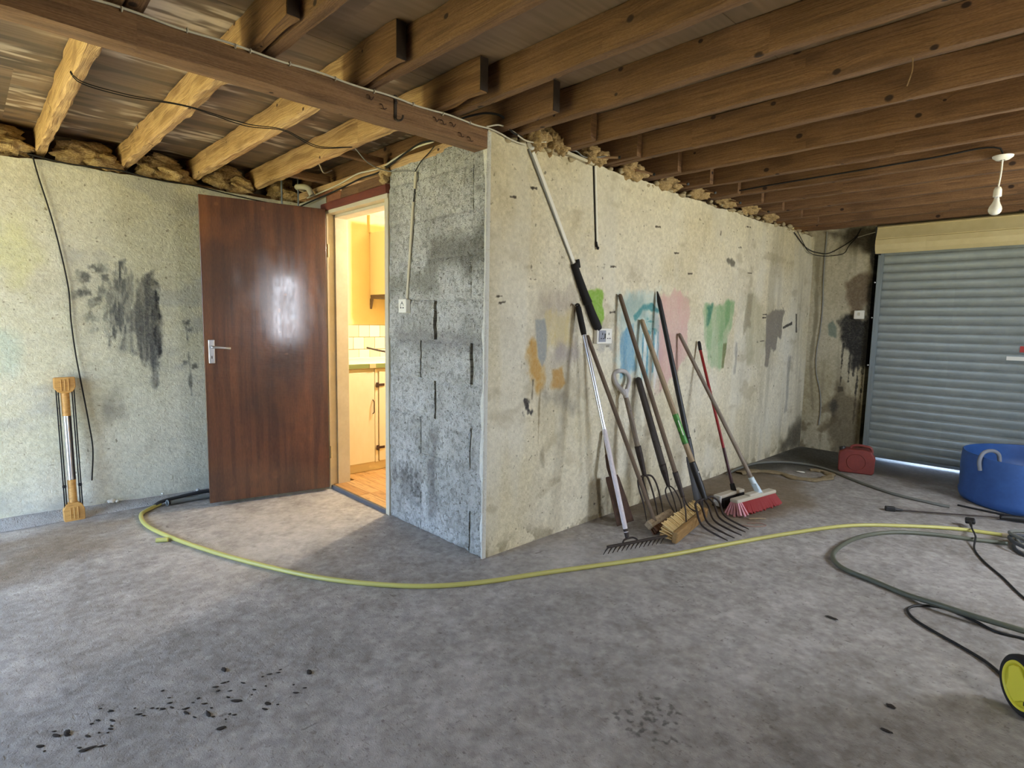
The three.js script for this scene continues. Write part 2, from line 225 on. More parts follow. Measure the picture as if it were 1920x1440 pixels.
// partition wall, s = -z
const N_ = (pts) => pts.map(([z, y]) => [-z, y]);
const partMap = colourMap(2048, 1024, 4.5, 2.3, (s, t) => {
  let c = plaster([218, 209, 182], [208, 196, 162], s + 20, t);
  const br = fbm(s * 5 + 4, t * 1.2 + 8, 4); c = mixc(c, [216, 212, 196], 0.35 * sstep(0.5, 0.7, br));
  const str = fbm(s * 7 + 70, t * 0.7 + 5, 4); c = mixc(c, [150, 142, 118], 0.4 * sstep(0.5, 0.75, str) * sstep(2.2, 3.4, s));
  const dirt = fbm(s * 4 + 7, t * 7 + 22, 4); c = mixc(c, [150, 136, 104], 0.35 * sstep(0.64, 0.8, dirt));
  c = mixc(c, [112, 100, 74], 0.45 * sstep(0.5, 0.66, fbm(s * 14 + 3, t * 14, 4)) * sstep(0.13, 0.03, t + 0.05 * (fbm(s * 6, 3, 3) - 0.5)));
  return mixc(c, [74, 68, 56], 0.6 * pit(s, t + 8, 19, 0.885));
}, [
  { p: N_([[-0.33, 1.38], [-0.74, 1.40], [-0.78, 0.75], [-0.5, 0.68], [-0.33, 0.8]]), c: [170, 158, 132], a: 0.5, soft: 0.06, rag: 0.12, f: 9, streak: 0.5, sx: 22, sy: 9 },
  { p: N_([[-0.36, 1.4], [-0.68, 1.43], [-0.705, 1.326], [-0.54, 1.25], [-0.386, 1.264]]), c: [164, 150, 134], a: 0.65, soft: 0.05, rag: 0.09, f: 12, streak: 0.3 },
  { p: N_([[-0.445, 1.29], [-0.663, 1.31], [-0.682, 1.107], [-0.46, 1.117]]), c: [206, 184, 122], a: 0.65, soft: 0.03, rag: 0.05, f: 22, streak: 0.35, sx: 40, sy: 12 },
  { p: N_([[-0.523, 1.095], [-0.709, 1.139], [-0.738, 1.059], [-0.55, 1.0]]), c: [150, 138, 132], a: 0.65, soft: 0.05, rag: 0.06, f: 14 },
  { p: N_([[-0.319, 1.142], [-0.373, 1.142], [-0.401, 1.067], [-0.434, 0.992], [-0.425, 0.887], [-0.391, 0.868], [-0.355, 0.921], [-0.31, 0.967]]), c: [186, 138, 62], a: 0.85, soft: 0.03, rag: 0.04, f: 20 },
  { p: N_([[-0.505, 0.98], [-0.592, 0.992], [-0.615, 0.897], [-0.578, 0.868], [-0.514, 0.878]]), c: [176, 132, 66], a: 0.85, soft: 0.02, rag: 0.03, f: 24 },
  { p: N_([[-0.361, 1.258], [-0.437, 1.265], [-0.464, 1.141], [-0.454, 1.051], [-0.425, 0.998], [-0.393, 1.047], [-0.365, 1.142]]), c: [150, 152, 146], a: 0.95, soft: 0.01, rag: 0.012, f: 14 },
  { p: N_([[-0.291, 0.822], [-0.332, 0.825], [-0.343, 0.744], [-0.302, 0.739]]), c: [40, 38, 38], a: 0.9, soft: 0.012, rag: 0.035, f: 40 },
  { p: N_([[-0.345, 0.93], [-0.36, 0.93], [-0.352, 0.82], [-0.34, 0.82]]), c: [60, 52, 40], a: 0.85, soft: 0.008, rag: 0.012 },
  { p: N_([[-0.405, 0.87], [-0.413, 0.87], [-0.41, 0.55], [-0.4, 0.55]]), c: [120, 104, 74], a: 0.7, soft: 0.006, rag: 0.012 },
  { p: N_([[-0.43, 0.55], [-0.46, 0.55], [-0.46, 0.41], [-0.435, 0.42]]), c: [112, 100, 76], a: 0.5, soft: 0.02, rag: 0.03 },
  { p: N_([[-0.45, 0.86], [-0.62, 0.84], [-0.72, 0.74], [-0.7, 0.7], [-0.6, 0.77], [-0.46, 0.78]]), c: [136, 128, 112], a: 0.6, soft: 0.04, rag: 0.05, f: 16 },
  { p: N_([[-0.794, 1.429], [-0.895, 1.45], [-0.945, 1.443], [-0.972, 1.268], [-0.949, 1.23], [-0.864, 1.253]]), c: [128, 170, 62], a: 0.95, soft: 0.012, rag: 0.02, f: 24 },
  { p: N_([[-0.96, 1.22], [-1.05, 1.2], [-1.06, 1.09], [-0.92, 1.08]]), c: [150, 146, 138], a: 0.6, soft: 0.03, rag: 0.05 },
  { p: N_([[-1.10, 1.42], [-1.575, 1.468], [-1.63, 1.279], [-1.628, 0.905], [-1.392, 0.86], [-1.177, 0.89], [-1.12, 1.135]]), c: [186, 210, 204], a: 0.85, soft: 0.04, rag: 0.07, f: 14, streak: 0.35, sx: 30, sy: 5 },
  { p: N_([[-1.14, 1.42], [-1.40, 1.45], [-1.42, 1.3], [-1.18, 1.28]]), c: [140, 160, 150], a: 0.7, soft: 0.05, rag: 0.07, f: 16 },
  { p: N_([[-1.152, 1.196], [-1.29, 1.25], [-1.335, 0.955], [-1.171, 0.895]]), c: [104, 152, 176], a: 0.88, soft: 0.015, rag: 0.035, f: 18, streak: 0.2, sx: 50, sy: 5 },
  { p: N_([[-1.29, 1.30], [-1.388, 1.38], [-1.5, 1.39], [-1.60, 1.35], [-1.59, 1.32], [-1.49, 1.345], [-1.4, 1.335], [-1.31, 1.27]]), c: [70, 134, 134], a: 0.9, soft: 0.01, rag: 0.015, f: 20 },
  { p: N_([[-1.42, 1.28], [-1.6, 1.29], [-1.6, 1.17], [-1.46, 1.18]]), c: [82, 146, 142], a: 0.8, soft: 0.02, rag: 0.04, f: 24, streak: 0.7, sx: 20, sy: 60 },
  ...[-1.40, -1.46, -1.53, -1.58].map((z, i) => ({ p: N_([[z, 1.2], [z - 0.02, 1.2], [z - 0.018, 0.86 + i * 0.03], [z - 0.004, 0.86 + i * 0.03]]), c: [84, 146, 166], a: 0.8, soft: 0.006, rag: 0.014, f: 30 })),
  ...[-1.42, -1.5, -1.56].map((z) => ({ p: N_([[z, 1.2], [z - 0.03, 1.2], [z - 0.025, 0.8], [z - 0.006, 0.8]]), c: [226, 230, 222], a: 0.75, soft: 0.008, rag: 0.015, f: 30 })),
  { p: N_([[-1.569, 1.453], [-1.975, 1.487], [-2.0, 1.285], [-1.995, 1.047], [-1.813, 0.87], [-1.662, 0.80]]), c: [206, 164, 152], a: 0.9, soft: 0.02, rag: 0.05, f: 14, streak: 0.2, sx: 20, sy: 4 },
  { p: N_([[-1.569, 1.3], [-1.7, 1.3], [-1.7, 0.8], [-1.6, 0.75]]), c: [206, 158, 150], a: 0.6, soft: 0.03, rag: 0.05, f: 16, streak: 0.6, sx: 40, sy: 4 },
  { p: N_([[-2.231, 1.403], [-2.425, 1.434], [-2.72, 1.437], [-2.693, 1.274], [-2.604, 1.078], [-2.551, 0.905], [-2.389, 0.911], [-2.262, 1.124]]), c: [136, 168, 118], a: 0.85, soft: 0.02, rag: 0.05, f: 12, streak: 0.35, sx: 26, sy: 5, thr: 0.08 },
  { p: N_([[-2.25, 1.4], [-2.36, 1.42], [-2.36, 1.3], [-2.28, 1.25]]), c: [62, 116, 92], a: 0.85, soft: 0.02, rag: 0.04, f: 14 },
  { p: N_([[-2.45, 1.42], [-2.66, 1.43], [-2.6, 1.2], [-2.5, 1.1]]), c: [102, 146, 92], a: 0.65, soft: 0.02, rag: 0.06, f: 12, streak: 0.5, sx: 18, sy: 3 },
  { p: N_([[-2.57, 1.1], [-2.62, 1.1], [-2.6, 0.9], [-2.56, 0.9]]), c: [104, 110, 66], a: 0.9, soft: 0.008, rag: 0.012 },
  { p: N_([[-2.921, 1.498], [-3.063, 1.522], [-3.301, 1.401], [-3.36, 1.017], [-3.245, 0.876], [-3.063, 0.93], [-2.934, 1.255]]), c: [168, 160, 126], a: 0.75, soft: 0.04, rag: 0.07, f: 9, streak: 0.5, sx: 14, sy: 3 },
  { p: N_([[-2.96, 1.5], [-3.06, 1.52], [-3.05, 1.25], [-2.93, 1.2]]), c: [140, 130, 104], a: 0.7, soft: 0.02, rag: 0.04, f: 14 },
  { p: N_([[-3.367, 1.345], [-3.57, 1.409], [-3.784, 1.4], [-3.739, 1.288], [-3.726, 1.141], [-3.648, 1.162], [-3.631, 1.036], [-3.574, 1.013], [-3.505, 1.064], [-3.475, 0.876], [-3.401, 0.899], [-3.391, 1.187]]), c: [126, 118, 104], a: 0.95, soft: 0.012, rag: 0.025, f: 16 },
  { p: N_([[-2.536, 1.78], [-2.609, 1.79], [-2.697, 1.764], [-2.674, 1.719], [-2.577, 1.746]]), c: [96, 92, 80], a: 0.9, soft: 0.01, rag: 0.02, f: 30 },
  { p: N_([[-2.781, 1.12], [-2.831, 1.119], [-2.827, 0.848], [-2.787, 0.85]]), c: [130, 126, 118], a: 0.7, soft: 0.012, rag: 0.02, streak: 0.3 },
  { p: N_([[-3.952, 0.95], [-4.0, 0.95], [-4.0, 0.417], [-3.93, 0.425]]), c: [124, 120, 110], a: 0.6, soft: 0.02, rag: 0.03, streak: 0.3 },
  { p: N_([[-3.76, 1.25], [-3.98, 1.30], [-3.98, 1.275], [-3.76, 1.225]]), c: [40, 36, 30], a: 0.9, soft: 0.006, rag: 0.008 },
  { p: N_([[-4.05, 1.38], [-4.09, 1.38], [-4.12, 1.2], [-4.08, 1.2]]), c: [52, 48, 40], a: 0.85, soft: 0.006, rag: 0.01 },
  ...[[-0.068, 1.372], [-0.087, 1.341], [-2.934, 1.695], [-2.862, 2.07], [-3.286, 1.353], [-3.265, 1.115], [-1.02, 1.597], [-1.026, 1.315], [-0.30, 1.95], [-0.15, 1.88], [-1.5, 1.9], [-1.75, 1.75], [-3.28, 1.325], [-1.95, 1.62]].map(([z, y], i) => ({ p: N_([[z, y - 0.005], [z - 0.045 - 0.012 * z * -1, y], [z - 0.045 - 0.012 * z * -1, y + 0.009], [z, y + 0.006]]), c: [54, 46, 36], a: 0.9, soft: 0.004, rag: 0.006, f: 60 })),
  { p: [[3.75, -0.02], [4.5, -0.02], [4.5, 0.32], [4.3, 0.28], [4.05, 0.16]], c: [62, 56, 42], a: 0.8, soft: 0.08, rag: 0.08, f: 9 },
]);
// shutter wall, s = x
const backMap = colourMap(1024, 2048, 0.75, 2.4, (s, t) => {
  let c = plaster([190, 182, 156], [170, 160, 130], s + 50, t);
  const st = fbm(s * 16 + 70, t * 1.5 + 5, 4); c = mixc(c, [140, 132, 110], 0.45 * sstep(0.5, 0.72, st));
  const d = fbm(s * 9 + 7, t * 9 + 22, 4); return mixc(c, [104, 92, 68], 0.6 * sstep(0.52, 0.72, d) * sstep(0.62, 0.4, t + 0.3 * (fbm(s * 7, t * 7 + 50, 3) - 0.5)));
}, [
  { p: [[0.31, 1.70], [0.404, 1.76], [0.48, 1.78], [0.6, 1.76], [0.6, 1.53], [0.494, 1.457], [0.474, 1.236], [0.42, 1.30], [0.353, 1.484]], c: [104, 88, 68], a: 0.9, soft: 0.03, rag: 0.03, f: 14 },
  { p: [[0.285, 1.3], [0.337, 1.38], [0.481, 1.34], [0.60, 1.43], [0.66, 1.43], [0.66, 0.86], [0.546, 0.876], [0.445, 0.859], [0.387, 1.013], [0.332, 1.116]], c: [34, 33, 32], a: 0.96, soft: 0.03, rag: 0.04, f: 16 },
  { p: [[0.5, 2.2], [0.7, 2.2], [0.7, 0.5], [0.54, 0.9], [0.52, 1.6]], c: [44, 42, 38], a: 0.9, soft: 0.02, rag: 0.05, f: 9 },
  ...[0.33, 0.40, 0.44, 0.475, 0.52, 0.555].map((x, i) => ({ p: [[x, 1.1], [x + 0.018, 1.1], [x + 0.014, [0.66, 0.72, 0.78, 0.3, 0.42, 0.7][i]], [x + 0.004, [0.66, 0.72, 0.78, 0.3, 0.42, 0.7][i]]], c: [40, 38, 34], a: 0.88, soft: 0.005, rag: 0.014, f: 40, streak: 0.3, sx: 30, sy: 30 })),
  { p: [[0.33, 0.66], [0.37, 0.67], [0.375, 0.62], [0.33, 0.61]], c: [40, 38, 34], a: 0.9, soft: 0.01, rag: 0.02 },
  { p: [[0.184, 1.272], [0.23, 1.326], [0.274, 1.247], [0.261, 1.157], [0.201, 1.176]], c: [108, 124, 112], a: 0.85, soft: 0.012, rag: 0.02, f: 24 },
  { p: [[0.255, 0.547], [0.364, 0.666], [0.511, 0.601], [0.571, 0.292], [0.507, 0.014], [0.315, -0.02], [0.222, 0.241]], c: [92, 82, 62], a: 0.75, soft: 0.05, rag: 0.09, f: 12 },
  { p: [[0.27, 0.5], [0.31, 0.53], [0.34, 0.42], [0.3, 0.36], [0.26, 0.4]], c: [58, 56, 50], a: 0.8, soft: 0.02, rag: 0.03 },
  { p: [[0.03, 1.95], [0.06, 1.95], [0.085, 1.3], [0.06, 0.9], [0.12, 0.4], [0.09, 0.4], [0.03, 0.9], [0.055, 1.3]], c: [132, 124, 100], a: 0.7, soft: 0.01, rag: 0.02 },
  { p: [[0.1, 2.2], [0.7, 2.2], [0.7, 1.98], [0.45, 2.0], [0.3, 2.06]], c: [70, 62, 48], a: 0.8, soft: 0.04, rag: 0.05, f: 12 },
]);
const plasterBump = greyMap(1024, 1024, 1, 1, (s, t) => {
  const w = (f, o) => { const a = vn(s * f, t * f + o); return a; };   // tiles: lattice periods divide 256
  return 0.5 + 0.5 * (w(16, 0) - 0.5) * 0.5 + (w(64, 40) - 0.5) * 0.45 + (w(128, 90) - 0.5) * 0.35 + (w(256, 7) - 0.5) * 0.2 - 0.5 * sstep(0.78, 0.9, w(64, 150));
});
const repeatOf = (t, u, v) => { const c = t.clone(); c.repeat.set(u, v); c.needsUpdate = true; return c; };
const M = {};
M.leftWall = std({ map: leftMap, bumpMap: repeatOf(plasterBump, 4.2 / 0.8, 2.3 / 0.8), bumpScale: 0.0022, roughness: 0.92 });
M.partWall = std({ map: partMap, bumpMap: repeatOf(plasterBump, 4.5 / 0.8, 2.3 / 0.8), bumpScale: 0.0026, roughness: 0.92 });
M.backWall = std({ map: backMap, bumpMap: repeatOf(plasterBump, 1, 3), bumpScale: 0.0022, roughness: 0.92 });
M.plainWall = std({ color: 0xb9b29a, roughness: 0.95 });
M.darkWall = std({ color: 0x6c6250, roughness: 0.95 });
// concrete blocks: one map over the whole end face, 0.95 x 2.3 m
const blockMap = colourMap(1024, 2048, 0.95, 2.3, (s, t) => {
  const m = fbm(s * 5 + 5, t * 5, 4), g = fbm(s * 70, t * 70, 3), k = (g - 0.5) * 34 + (vn(s * 330, t * 330) - 0.5) * 18;
  let c = mixc([192, 191, 184], [170, 169, 161], sstep(0.35, 0.68, m)); c = [c[0] + k, c[1] + k, c[2] + k];
  const wash = fbm(s * 16 + 30, t * 16 + 4, 4); c = mixc(c, [204, 204, 198], 0.3 * sstep(0.5, 0.72, wash));
  c = mixc(c, [112, 109, 100], 0.4 * sstep(0.5, 0.75, fbm(s * 60 + 8, t * 50, 3))); c = mixc(c, [84, 80, 72], 0.6 * pit(s, t, 90, 0.76)); return mixc(c, [74, 70, 60], 0.7 * pit(s + 4, t + 4, 40, 0.87));
}, [
  { p: [[0.4, 1.72], [0.95, 1.7], [0.95, 1.5], [0.42, 1.56]], c: [84, 82, 72], a: 0.6, soft: 0.07, rag: 0.07, f: 9 },
  { p: [[0.02, 1.5], [0.5, 1.55], [0.5, 1.42], [0.02, 1.4]], c: [104, 102, 88], a: 0.5, soft: 0.05, rag: 0.06, f: 9 },
  { p: [[0.1, 1.19], [0.95, 1.19], [0.95, 1.06], [0.1, 1.10]], c: [124, 120, 116], a: 0.45, soft: 0.04, rag: 0.05, f: 10 },
  { p: [[0.08, 0.36], [0.3, 0.4], [0.32, 0.2], [0.12, 0.14]], c: [62, 60, 56], a: 0.6, soft: 0.05, rag: 0.09, f: 18, streak: 0.6, sx: 40, sy: 40 },
  { p: [[0.43, 0.6], [0.5, 0.6], [0.5, 0.1], [0.43, 0.1]], c: [108, 104, 98], a: 0.5, soft: 0.03, rag: 0.04, f: 14 },
]);
const blockBump = greyMap(512, 512, 1, 1, (s, t) => 0.6 + (vn(s * 32, t * 32) - 0.5) * 0.4 + (vn(s * 128, t * 128) - 0.5) * 0.4 - 0.55 * sstep(0.7, 0.84, vn(s * 64, t * 64 + 9)) - 0.4 * sstep(0.74, 0.88, vn(s * 32 , t * 32 + 70)));
M.block = std({ map: blockMap, bumpMap: repeatOf(blockBump, 0.95 / 0.4, 2.3 / 0.4), bumpScale: 0.008, roughness: 0.95 });
M.whiteRender = std({ color: 0xd4d2c6, roughness: 0.95, bumpMap: plasterBump, bumpScale: 0.006 });
// floor, s = x + 2.4, t = 3.8 - z ... (5.8 x 8.4 m)
const floorMap = colourMap(2048, 2048, 4.7, 6.6, (s, t) => {
  const m = fbm(s * 0.9 + 5, t * 0.9, 4), q = fbm(s * 3 + 11, t * 3 + 3, 5), g = fbm(s * 42, t * 42, 3), e = fbm(s * 16 + 8, t * 16 + 4, 3);
  let c = mixc([163, 157, 150], [146, 140, 133], sstep(0.35, 0.68, m)); c = mixc(c, [182, 176, 168], 0.35 * sstep(0.52, 0.72, q)); c = mixc(c, [122, 114, 104], 0.25 * sstep(0.56, 0.75, fbm(s * 5 + 80, t * 5 + 9, 4)));
  const k = (g - 0.5) * 44 + (e - 0.5) * 34; c = [c[0] + k, c[1] + k, c[2] + k];
  c = mixc(c, [190, 185, 178], 0.22 * sstep(0.75, 0.9, vn(s * 60 + 20, t * 60))); c = mixc(c, [84, 77, 70], 0.5 * pit(s + 3, t, 30, 0.88)); return mixc(c, [92, 85, 78], 0.4 * pit(s + 30, t + 6, 80, 0.8));
}, [
  // grime by the shutter, dust under the tools, worn pale patches, black scuffs   (s = x + 2.4, t = z + 4.6)
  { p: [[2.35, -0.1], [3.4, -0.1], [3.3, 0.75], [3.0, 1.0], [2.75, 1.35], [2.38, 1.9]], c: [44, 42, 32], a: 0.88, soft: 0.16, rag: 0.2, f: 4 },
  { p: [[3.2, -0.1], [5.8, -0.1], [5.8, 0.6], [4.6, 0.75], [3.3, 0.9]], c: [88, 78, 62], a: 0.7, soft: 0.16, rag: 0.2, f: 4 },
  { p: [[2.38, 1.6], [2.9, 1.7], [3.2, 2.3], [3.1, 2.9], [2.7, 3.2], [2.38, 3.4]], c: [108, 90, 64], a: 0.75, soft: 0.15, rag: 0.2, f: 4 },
  { p: [[0.9, 4.8], [1.7, 4.9], [2.0, 5.4], [1.4, 5.7], [0.9, 5.5]], c: [192, 186, 176], a: 0.5, soft: 0.2, rag: 0.3, f: 4, streak: 0.5, sx: 8, sy: 8 },
  { p: [[2.3, 4.0], [2.9, 3.8], [3.2, 4.2], [2.7, 4.6]], c: [188, 180, 168], a: 0.5, soft: 0.15, rag: 0.25, f: 5, streak: 0.5, sx: 14, sy: 14 },
  { p: [[0.18, 4.6], [0.3, 4.6], [0.34, 6.6], [0.18, 6.6]], c: [74, 74, 76], a: 0.7, soft: 0.05, rag: 0.08, f: 8, streak: 0.4, sx: 12, sy: 6 },
  { p: [[3.6, 4.93], [3.75, 4.9], [3.8, 5.1], [3.62, 5.12]], c: [48, 46, 44], a: 0.55, soft: 0.015, rag: 0.05, f: 30, streak: 0.95, sx: 60, sy: 60, thr: -0.08 },
  { p: [[0.55, 5.9], [1.0, 6.0], [1.1, 6.5], [0.5, 6.6]], c: [104, 84, 58], a: 0.5, soft: 0.15, rag: 0.2, f: 4 },
]);
const floorBump = greyMap(1024, 1024, 1, 1, (s, t) => 0.5 + (vn(s * 8, t * 8 + 3) - 0.5) * 0.4 + (vn(s * 64, t * 64 + 31) - 0.5) * 0.3 + (vn(s * 256, t * 256) - 0.5) * 0.35 - 0.5 * sstep(0.76, 0.9, vn(s * 64, t * 64 + 90)));
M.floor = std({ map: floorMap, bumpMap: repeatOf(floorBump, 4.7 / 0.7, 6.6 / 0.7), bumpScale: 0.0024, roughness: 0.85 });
// timber, u along the grain over 1.6 m, v across over 0.4 m
function woodTex(a, b, dark, w = 1024, h = 512, knots = 9, sd = 3) {
  const K = []; for (let i = 0; i < knots; i++) K.push([hash1(i * 3 + sd), hash1(i * 5 + sd + 1), 0.006 + 0.010 * hash1(i * 11 + sd)]);
  return colourMap(w, h, 1, 1, (s, t) => {
    let bend = 0, kn = 0;
    for (const [x, y, r] of K) { let dx = Math.abs(s - x), dy = Math.abs(t - y); dx = Math.min(dx, 1 - dx) * 1.6; dy = Math.min(dy, 1 - dy) * 0.4; const d = Math.hypot(dx * 0.75, dy); bend += Math.exp(-d * d / (r * r * 10)) * 0.05; kn = Math.max(kn, sstep(r, r * 0.5, d)); }
    const g = vn(s * 8, (t + bend) * 64), g2 = vn(s * 16 + 40, (t + bend) * 256), f = vn(s * 256, t * 256);
    const mot = 0.5 * vn(s * 4, t * 4 + 70) + 0.5 * vn(s * 16 + 9, t * 8 + 33);
    let c = mixc(a, b, 0.55 * g + 0.45 * mot); c = mixc(c, dark, 0.4 * sstep(0.45, 0.85, g2)); c = mixc(c, dark, 0.45 * sstep(0.62, 0.9, vn(s * 8 + 90, t * 16)));
    const k = (f - 0.5) * 16; c = [c[0] + k, c[1] + k, c[2] + k]; return mixc(c, [dark[0] * 0.5, dark[1] * 0.42, dark[2] * 0.4], 0.9 * kn);
  });
}
const woodBump = greyMap(512, 512, 1, 1, (s, t) => 0.5 + (vn(s * 8, t * 64) - 0.5) * 0.6 + (vn(s * 32, t * 256 ) - 0.5) * 0.4);
const joistTex = woodTex([136, 102, 70], [112, 82, 55], [78, 55, 37]), paleTex = woodTex([210, 178, 130], [180, 144, 98], [124, 92, 58], 1024, 512, 7, 30), beamTex = woodTex([152, 118, 86], [128, 96, 68], [94, 70, 50], 1024, 512, 5, 60);
M.joist = std({ map: joistTex, bumpMap: woodBump, bumpScale: 0.002, roughness: 0.9 });
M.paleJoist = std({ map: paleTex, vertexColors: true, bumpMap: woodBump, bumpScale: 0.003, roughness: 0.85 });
M.palePlain = std({ map: paleTex, bumpMap: woodBump, bumpScale: 0.003, roughness: 0.85 });
M.beam = std({ map: beamTex, bumpMap: woodBump, bumpScale: 0.002, roughness: 0.85 });
// plywood sheets: grain along z, whitish water marks over the left bay
const boardTex = colourMap(1024, 1024, 1, 1, (s, t) => {
  const g = vn(s * 128, t * 8), g2 = vn(s * 32, t * 8 + 9), m = 0.5 * vn(s * 4, t * 4) + 0.5 * vn(s * 16 + 3, t * 8 + 60), wv = s + 0.012 * (vn(s * 8 + 5, t * 16 + 8) - 0.5), st = vn(wv * 32 + 7, t * 8 + 100) * 0.45 + vn(wv * 64 + 70, t * 16) * 0.35 + vn(wv * 128 + 70, t * 32) * 0.2;
  let c = mixc([150, 124, 98], [112, 96, 78], m); c = mixc(c, [84, 74, 64], 0.6 * sstep(0.5, 0.8, g2)); c = mixc(c, [222, 208, 186], 0.8 * sstep(0.5, 0.72, st) * sstep(0.35, 0.65, vn(s * 8 + 30, t * 8 + 11)));
  const k = (g - 0.5) * 18; return [c[0] + k, c[1] + k, c[2] + k];
});
M.board = std({ map: boardTex, bumpMap: woodBump, bumpScale: 0.001, roughness: 0.62 });
const boardDarkTex = colourMap(512, 512, 1, 1, (s, t) => { const m = 0.5 * vn(s * 4, t * 4 + 20) + 0.5 * vn(s * 8 + 3, t * 32 + 60), k = (vn(s * 128, t * 16) - 0.5) * 14; const c = mixc([150, 124, 98], [112, 96, 78], m); return [c[0] + k, c[1] + k, c[2] + k]; });
M.boardDark = std({ map: boardDarkTex, roughness: 0.8 });

// plain materials of the things
M.door = null; // set below
const noiseTex = (a, b, f, sd) => colourMap(256, 256, 1, 1, (s, t) => { const k = 0.5 * vn(s * f, t * f + sd) + 0.3 * vn(s * f * 4, t * f * 4 + sd) + 0.2 * vn(s * 256, t * 256 + sd); return mixc(a, b, k); });
M.galv = std({ map: noiseTex([150, 158, 160], [122, 130, 132], 8, 11), metalness: 0.55, roughness: 0.42 });
M.slat = std({ map: noiseTex([160, 165, 160], [140, 147, 143], 8, 31), metalness: 0.3, roughness: 0.36 });
M.cream = std({ map: noiseTex([216, 200, 152], [196, 178, 128], 8, 51), roughness: 0.55 });
M.alu = std({ color: 0xd8dade, metalness: 0.9, roughness: 0.28 });
M.steelDark = std({ map: noiseTex([78, 66, 58], [44, 38, 36], 16, 71), metalness: 0.5, roughness: 0.6 });
M.rust = std({ map: noiseTex([98, 70, 52], [56, 42, 36], 16, 91), metalness: 0.2, roughness: 0.85 });
M.black = std({ color: 0x171615, roughness: 0.6 });
M.blackMatt = std({ color: 0x1d1b1a, roughness: 0.9 });
M.blackPaint = std({ map: noiseTex([38, 36, 35], [22, 21, 20], 16, 13), roughness: 0.5 });
M.white = std({ color: 0xeae6d8, roughness: 0.5 });
M.offWhite = std({ map: noiseTex([212, 204, 180], [196, 186, 158], 8, 17), roughness: 0.6 });
M.wireWhite = std({ color: 0xcfc8b4, roughness: 0.6 });
M.grey = std({ color: 0x8c8c86, roughness: 0.8 });
const toolWood = (a, b, sd) => std({ map: woodTex(a, b, mixc(b, [40, 30, 22], 0.5), 512, 256, 3, sd), bumpMap: woodBump, bumpScale: 0.0008, roughness: 0.75 });
M.brownHandle = toolWood([124, 104, 82], [92, 76, 60], 101);
M.darkHandle = toolWood([84, 76, 68], [58, 52, 47], 111);
M.ashHandle = toolWood([192, 170, 134], [150, 128, 98], 121);
M.greyHandle = toolWood([156, 142, 124], [122, 110, 96], 131);
M.bristle = std({ map: noiseTex([232, 206, 150], [204, 168, 106], 64, 19), roughness: 0.9 });
M.oldBristle = std({ map: noiseTex([120, 78, 48], [82, 54, 34], 64, 23), roughness: 0.95 });
M.redBristle = std({ color: 0x8e1717, roughness: 0.55 });
M.pinkBristle = std({ color: 0xd79aa2, roughness: 0.6 });
M.yellowHose = std({ map: noiseTex([198, 191, 104], [170, 163, 92], 16, 29), roughness: 0.45 });
M.greenHose = std({ map: noiseTex([104, 106, 88], [82, 84, 70], 16, 37), roughness: 0.5 });
M.greyHose = std({ color: 0x6a6a62, roughness: 0.65 });
M.blue = std({ map: noiseTex([52, 94, 158], [40, 76, 132], 8, 41), roughness: 0.5 });
M.redCan = std({ map: noiseTex([132, 56, 46], [104, 42, 36], 8, 43), roughness: 0.55 });
M.redPaint = std({ map: noiseTex([160, 32, 30], [120, 24, 24], 16, 47), roughness: 0.4, metalness: 0.1 });
M.yellowPlastic = std({ color: 0xe0d23c, roughness: 0.45 });
M.wool = std({ map: noiseTex([226, 200, 148], [142, 112, 70], 32, 53), roughness: 1, bumpMap: woodBump, bumpScale: 0.006 });
M.mortar = std({ map: noiseTex([198, 184, 148], [150, 134, 102], 16, 59), roughness: 1 });
M.canvas = std({ map: noiseTex([150, 132, 100], [112, 98, 72], 16, 61), roughness: 0.95 });

// ------------------------------------------------------------------ the setting
const floor = struct('floor');
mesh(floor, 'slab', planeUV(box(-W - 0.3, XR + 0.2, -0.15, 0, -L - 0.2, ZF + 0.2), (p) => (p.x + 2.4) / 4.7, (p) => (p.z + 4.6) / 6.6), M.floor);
// a low ramp of old mortar runs along the foot of the left wall
{
  const sh = [], n = 60; const pos = [], idx = [], uv = [];
  for (let i = 0; i <= n; i++) { const z = 0.02 + i / n * 3.5, w = 0.1 + 0.05 * (fbm(z * 4, 3, 3) - 0.5), h = 0.018 + 0.030 * sstep(0.4, 1.8, z) + 0.014 * (fbm(z * 8, 8, 3) - 0.5);
    const row = [[-W - 0.02, h], [-W + 0.015, h], [-W + w * 0.6, h * 0.45], [-W + w, 0.002], [-W + w + 0.01, -0.01]];
    row.forEach(([x, y]) => { pos.push(x, y, z); uv.push(x / 0.8, z / 0.8); }); }
  for (let i = 0; i < n; i++) for (let j = 0; j < 4; j++) { const a = i * 5 + j, b = a + 5; idx.push(a, b, a + 1, b, b + 1, a + 1); }
  const g = new THREE.BufferGeometry(); g.setAttribute('position', new THREE.Float32BufferAttribute(pos, 3)); g.setAttribute('uv', new THREE.Float32BufferAttribute(uv, 2)); g.setIndex(idx); g.computeVertexNormals();
  M.ramp = std({ map: noiseTex([182, 178, 171], [146, 143, 137], 16, 67), bumpMap: floorBump, bumpScale: 0.006, roughness: 0.95 });
  mesh(floor, 'mortar_fillet', planeUV(g, (p) => p.x / 0.8, (p) => p.z / 0.8), M.ramp);
}
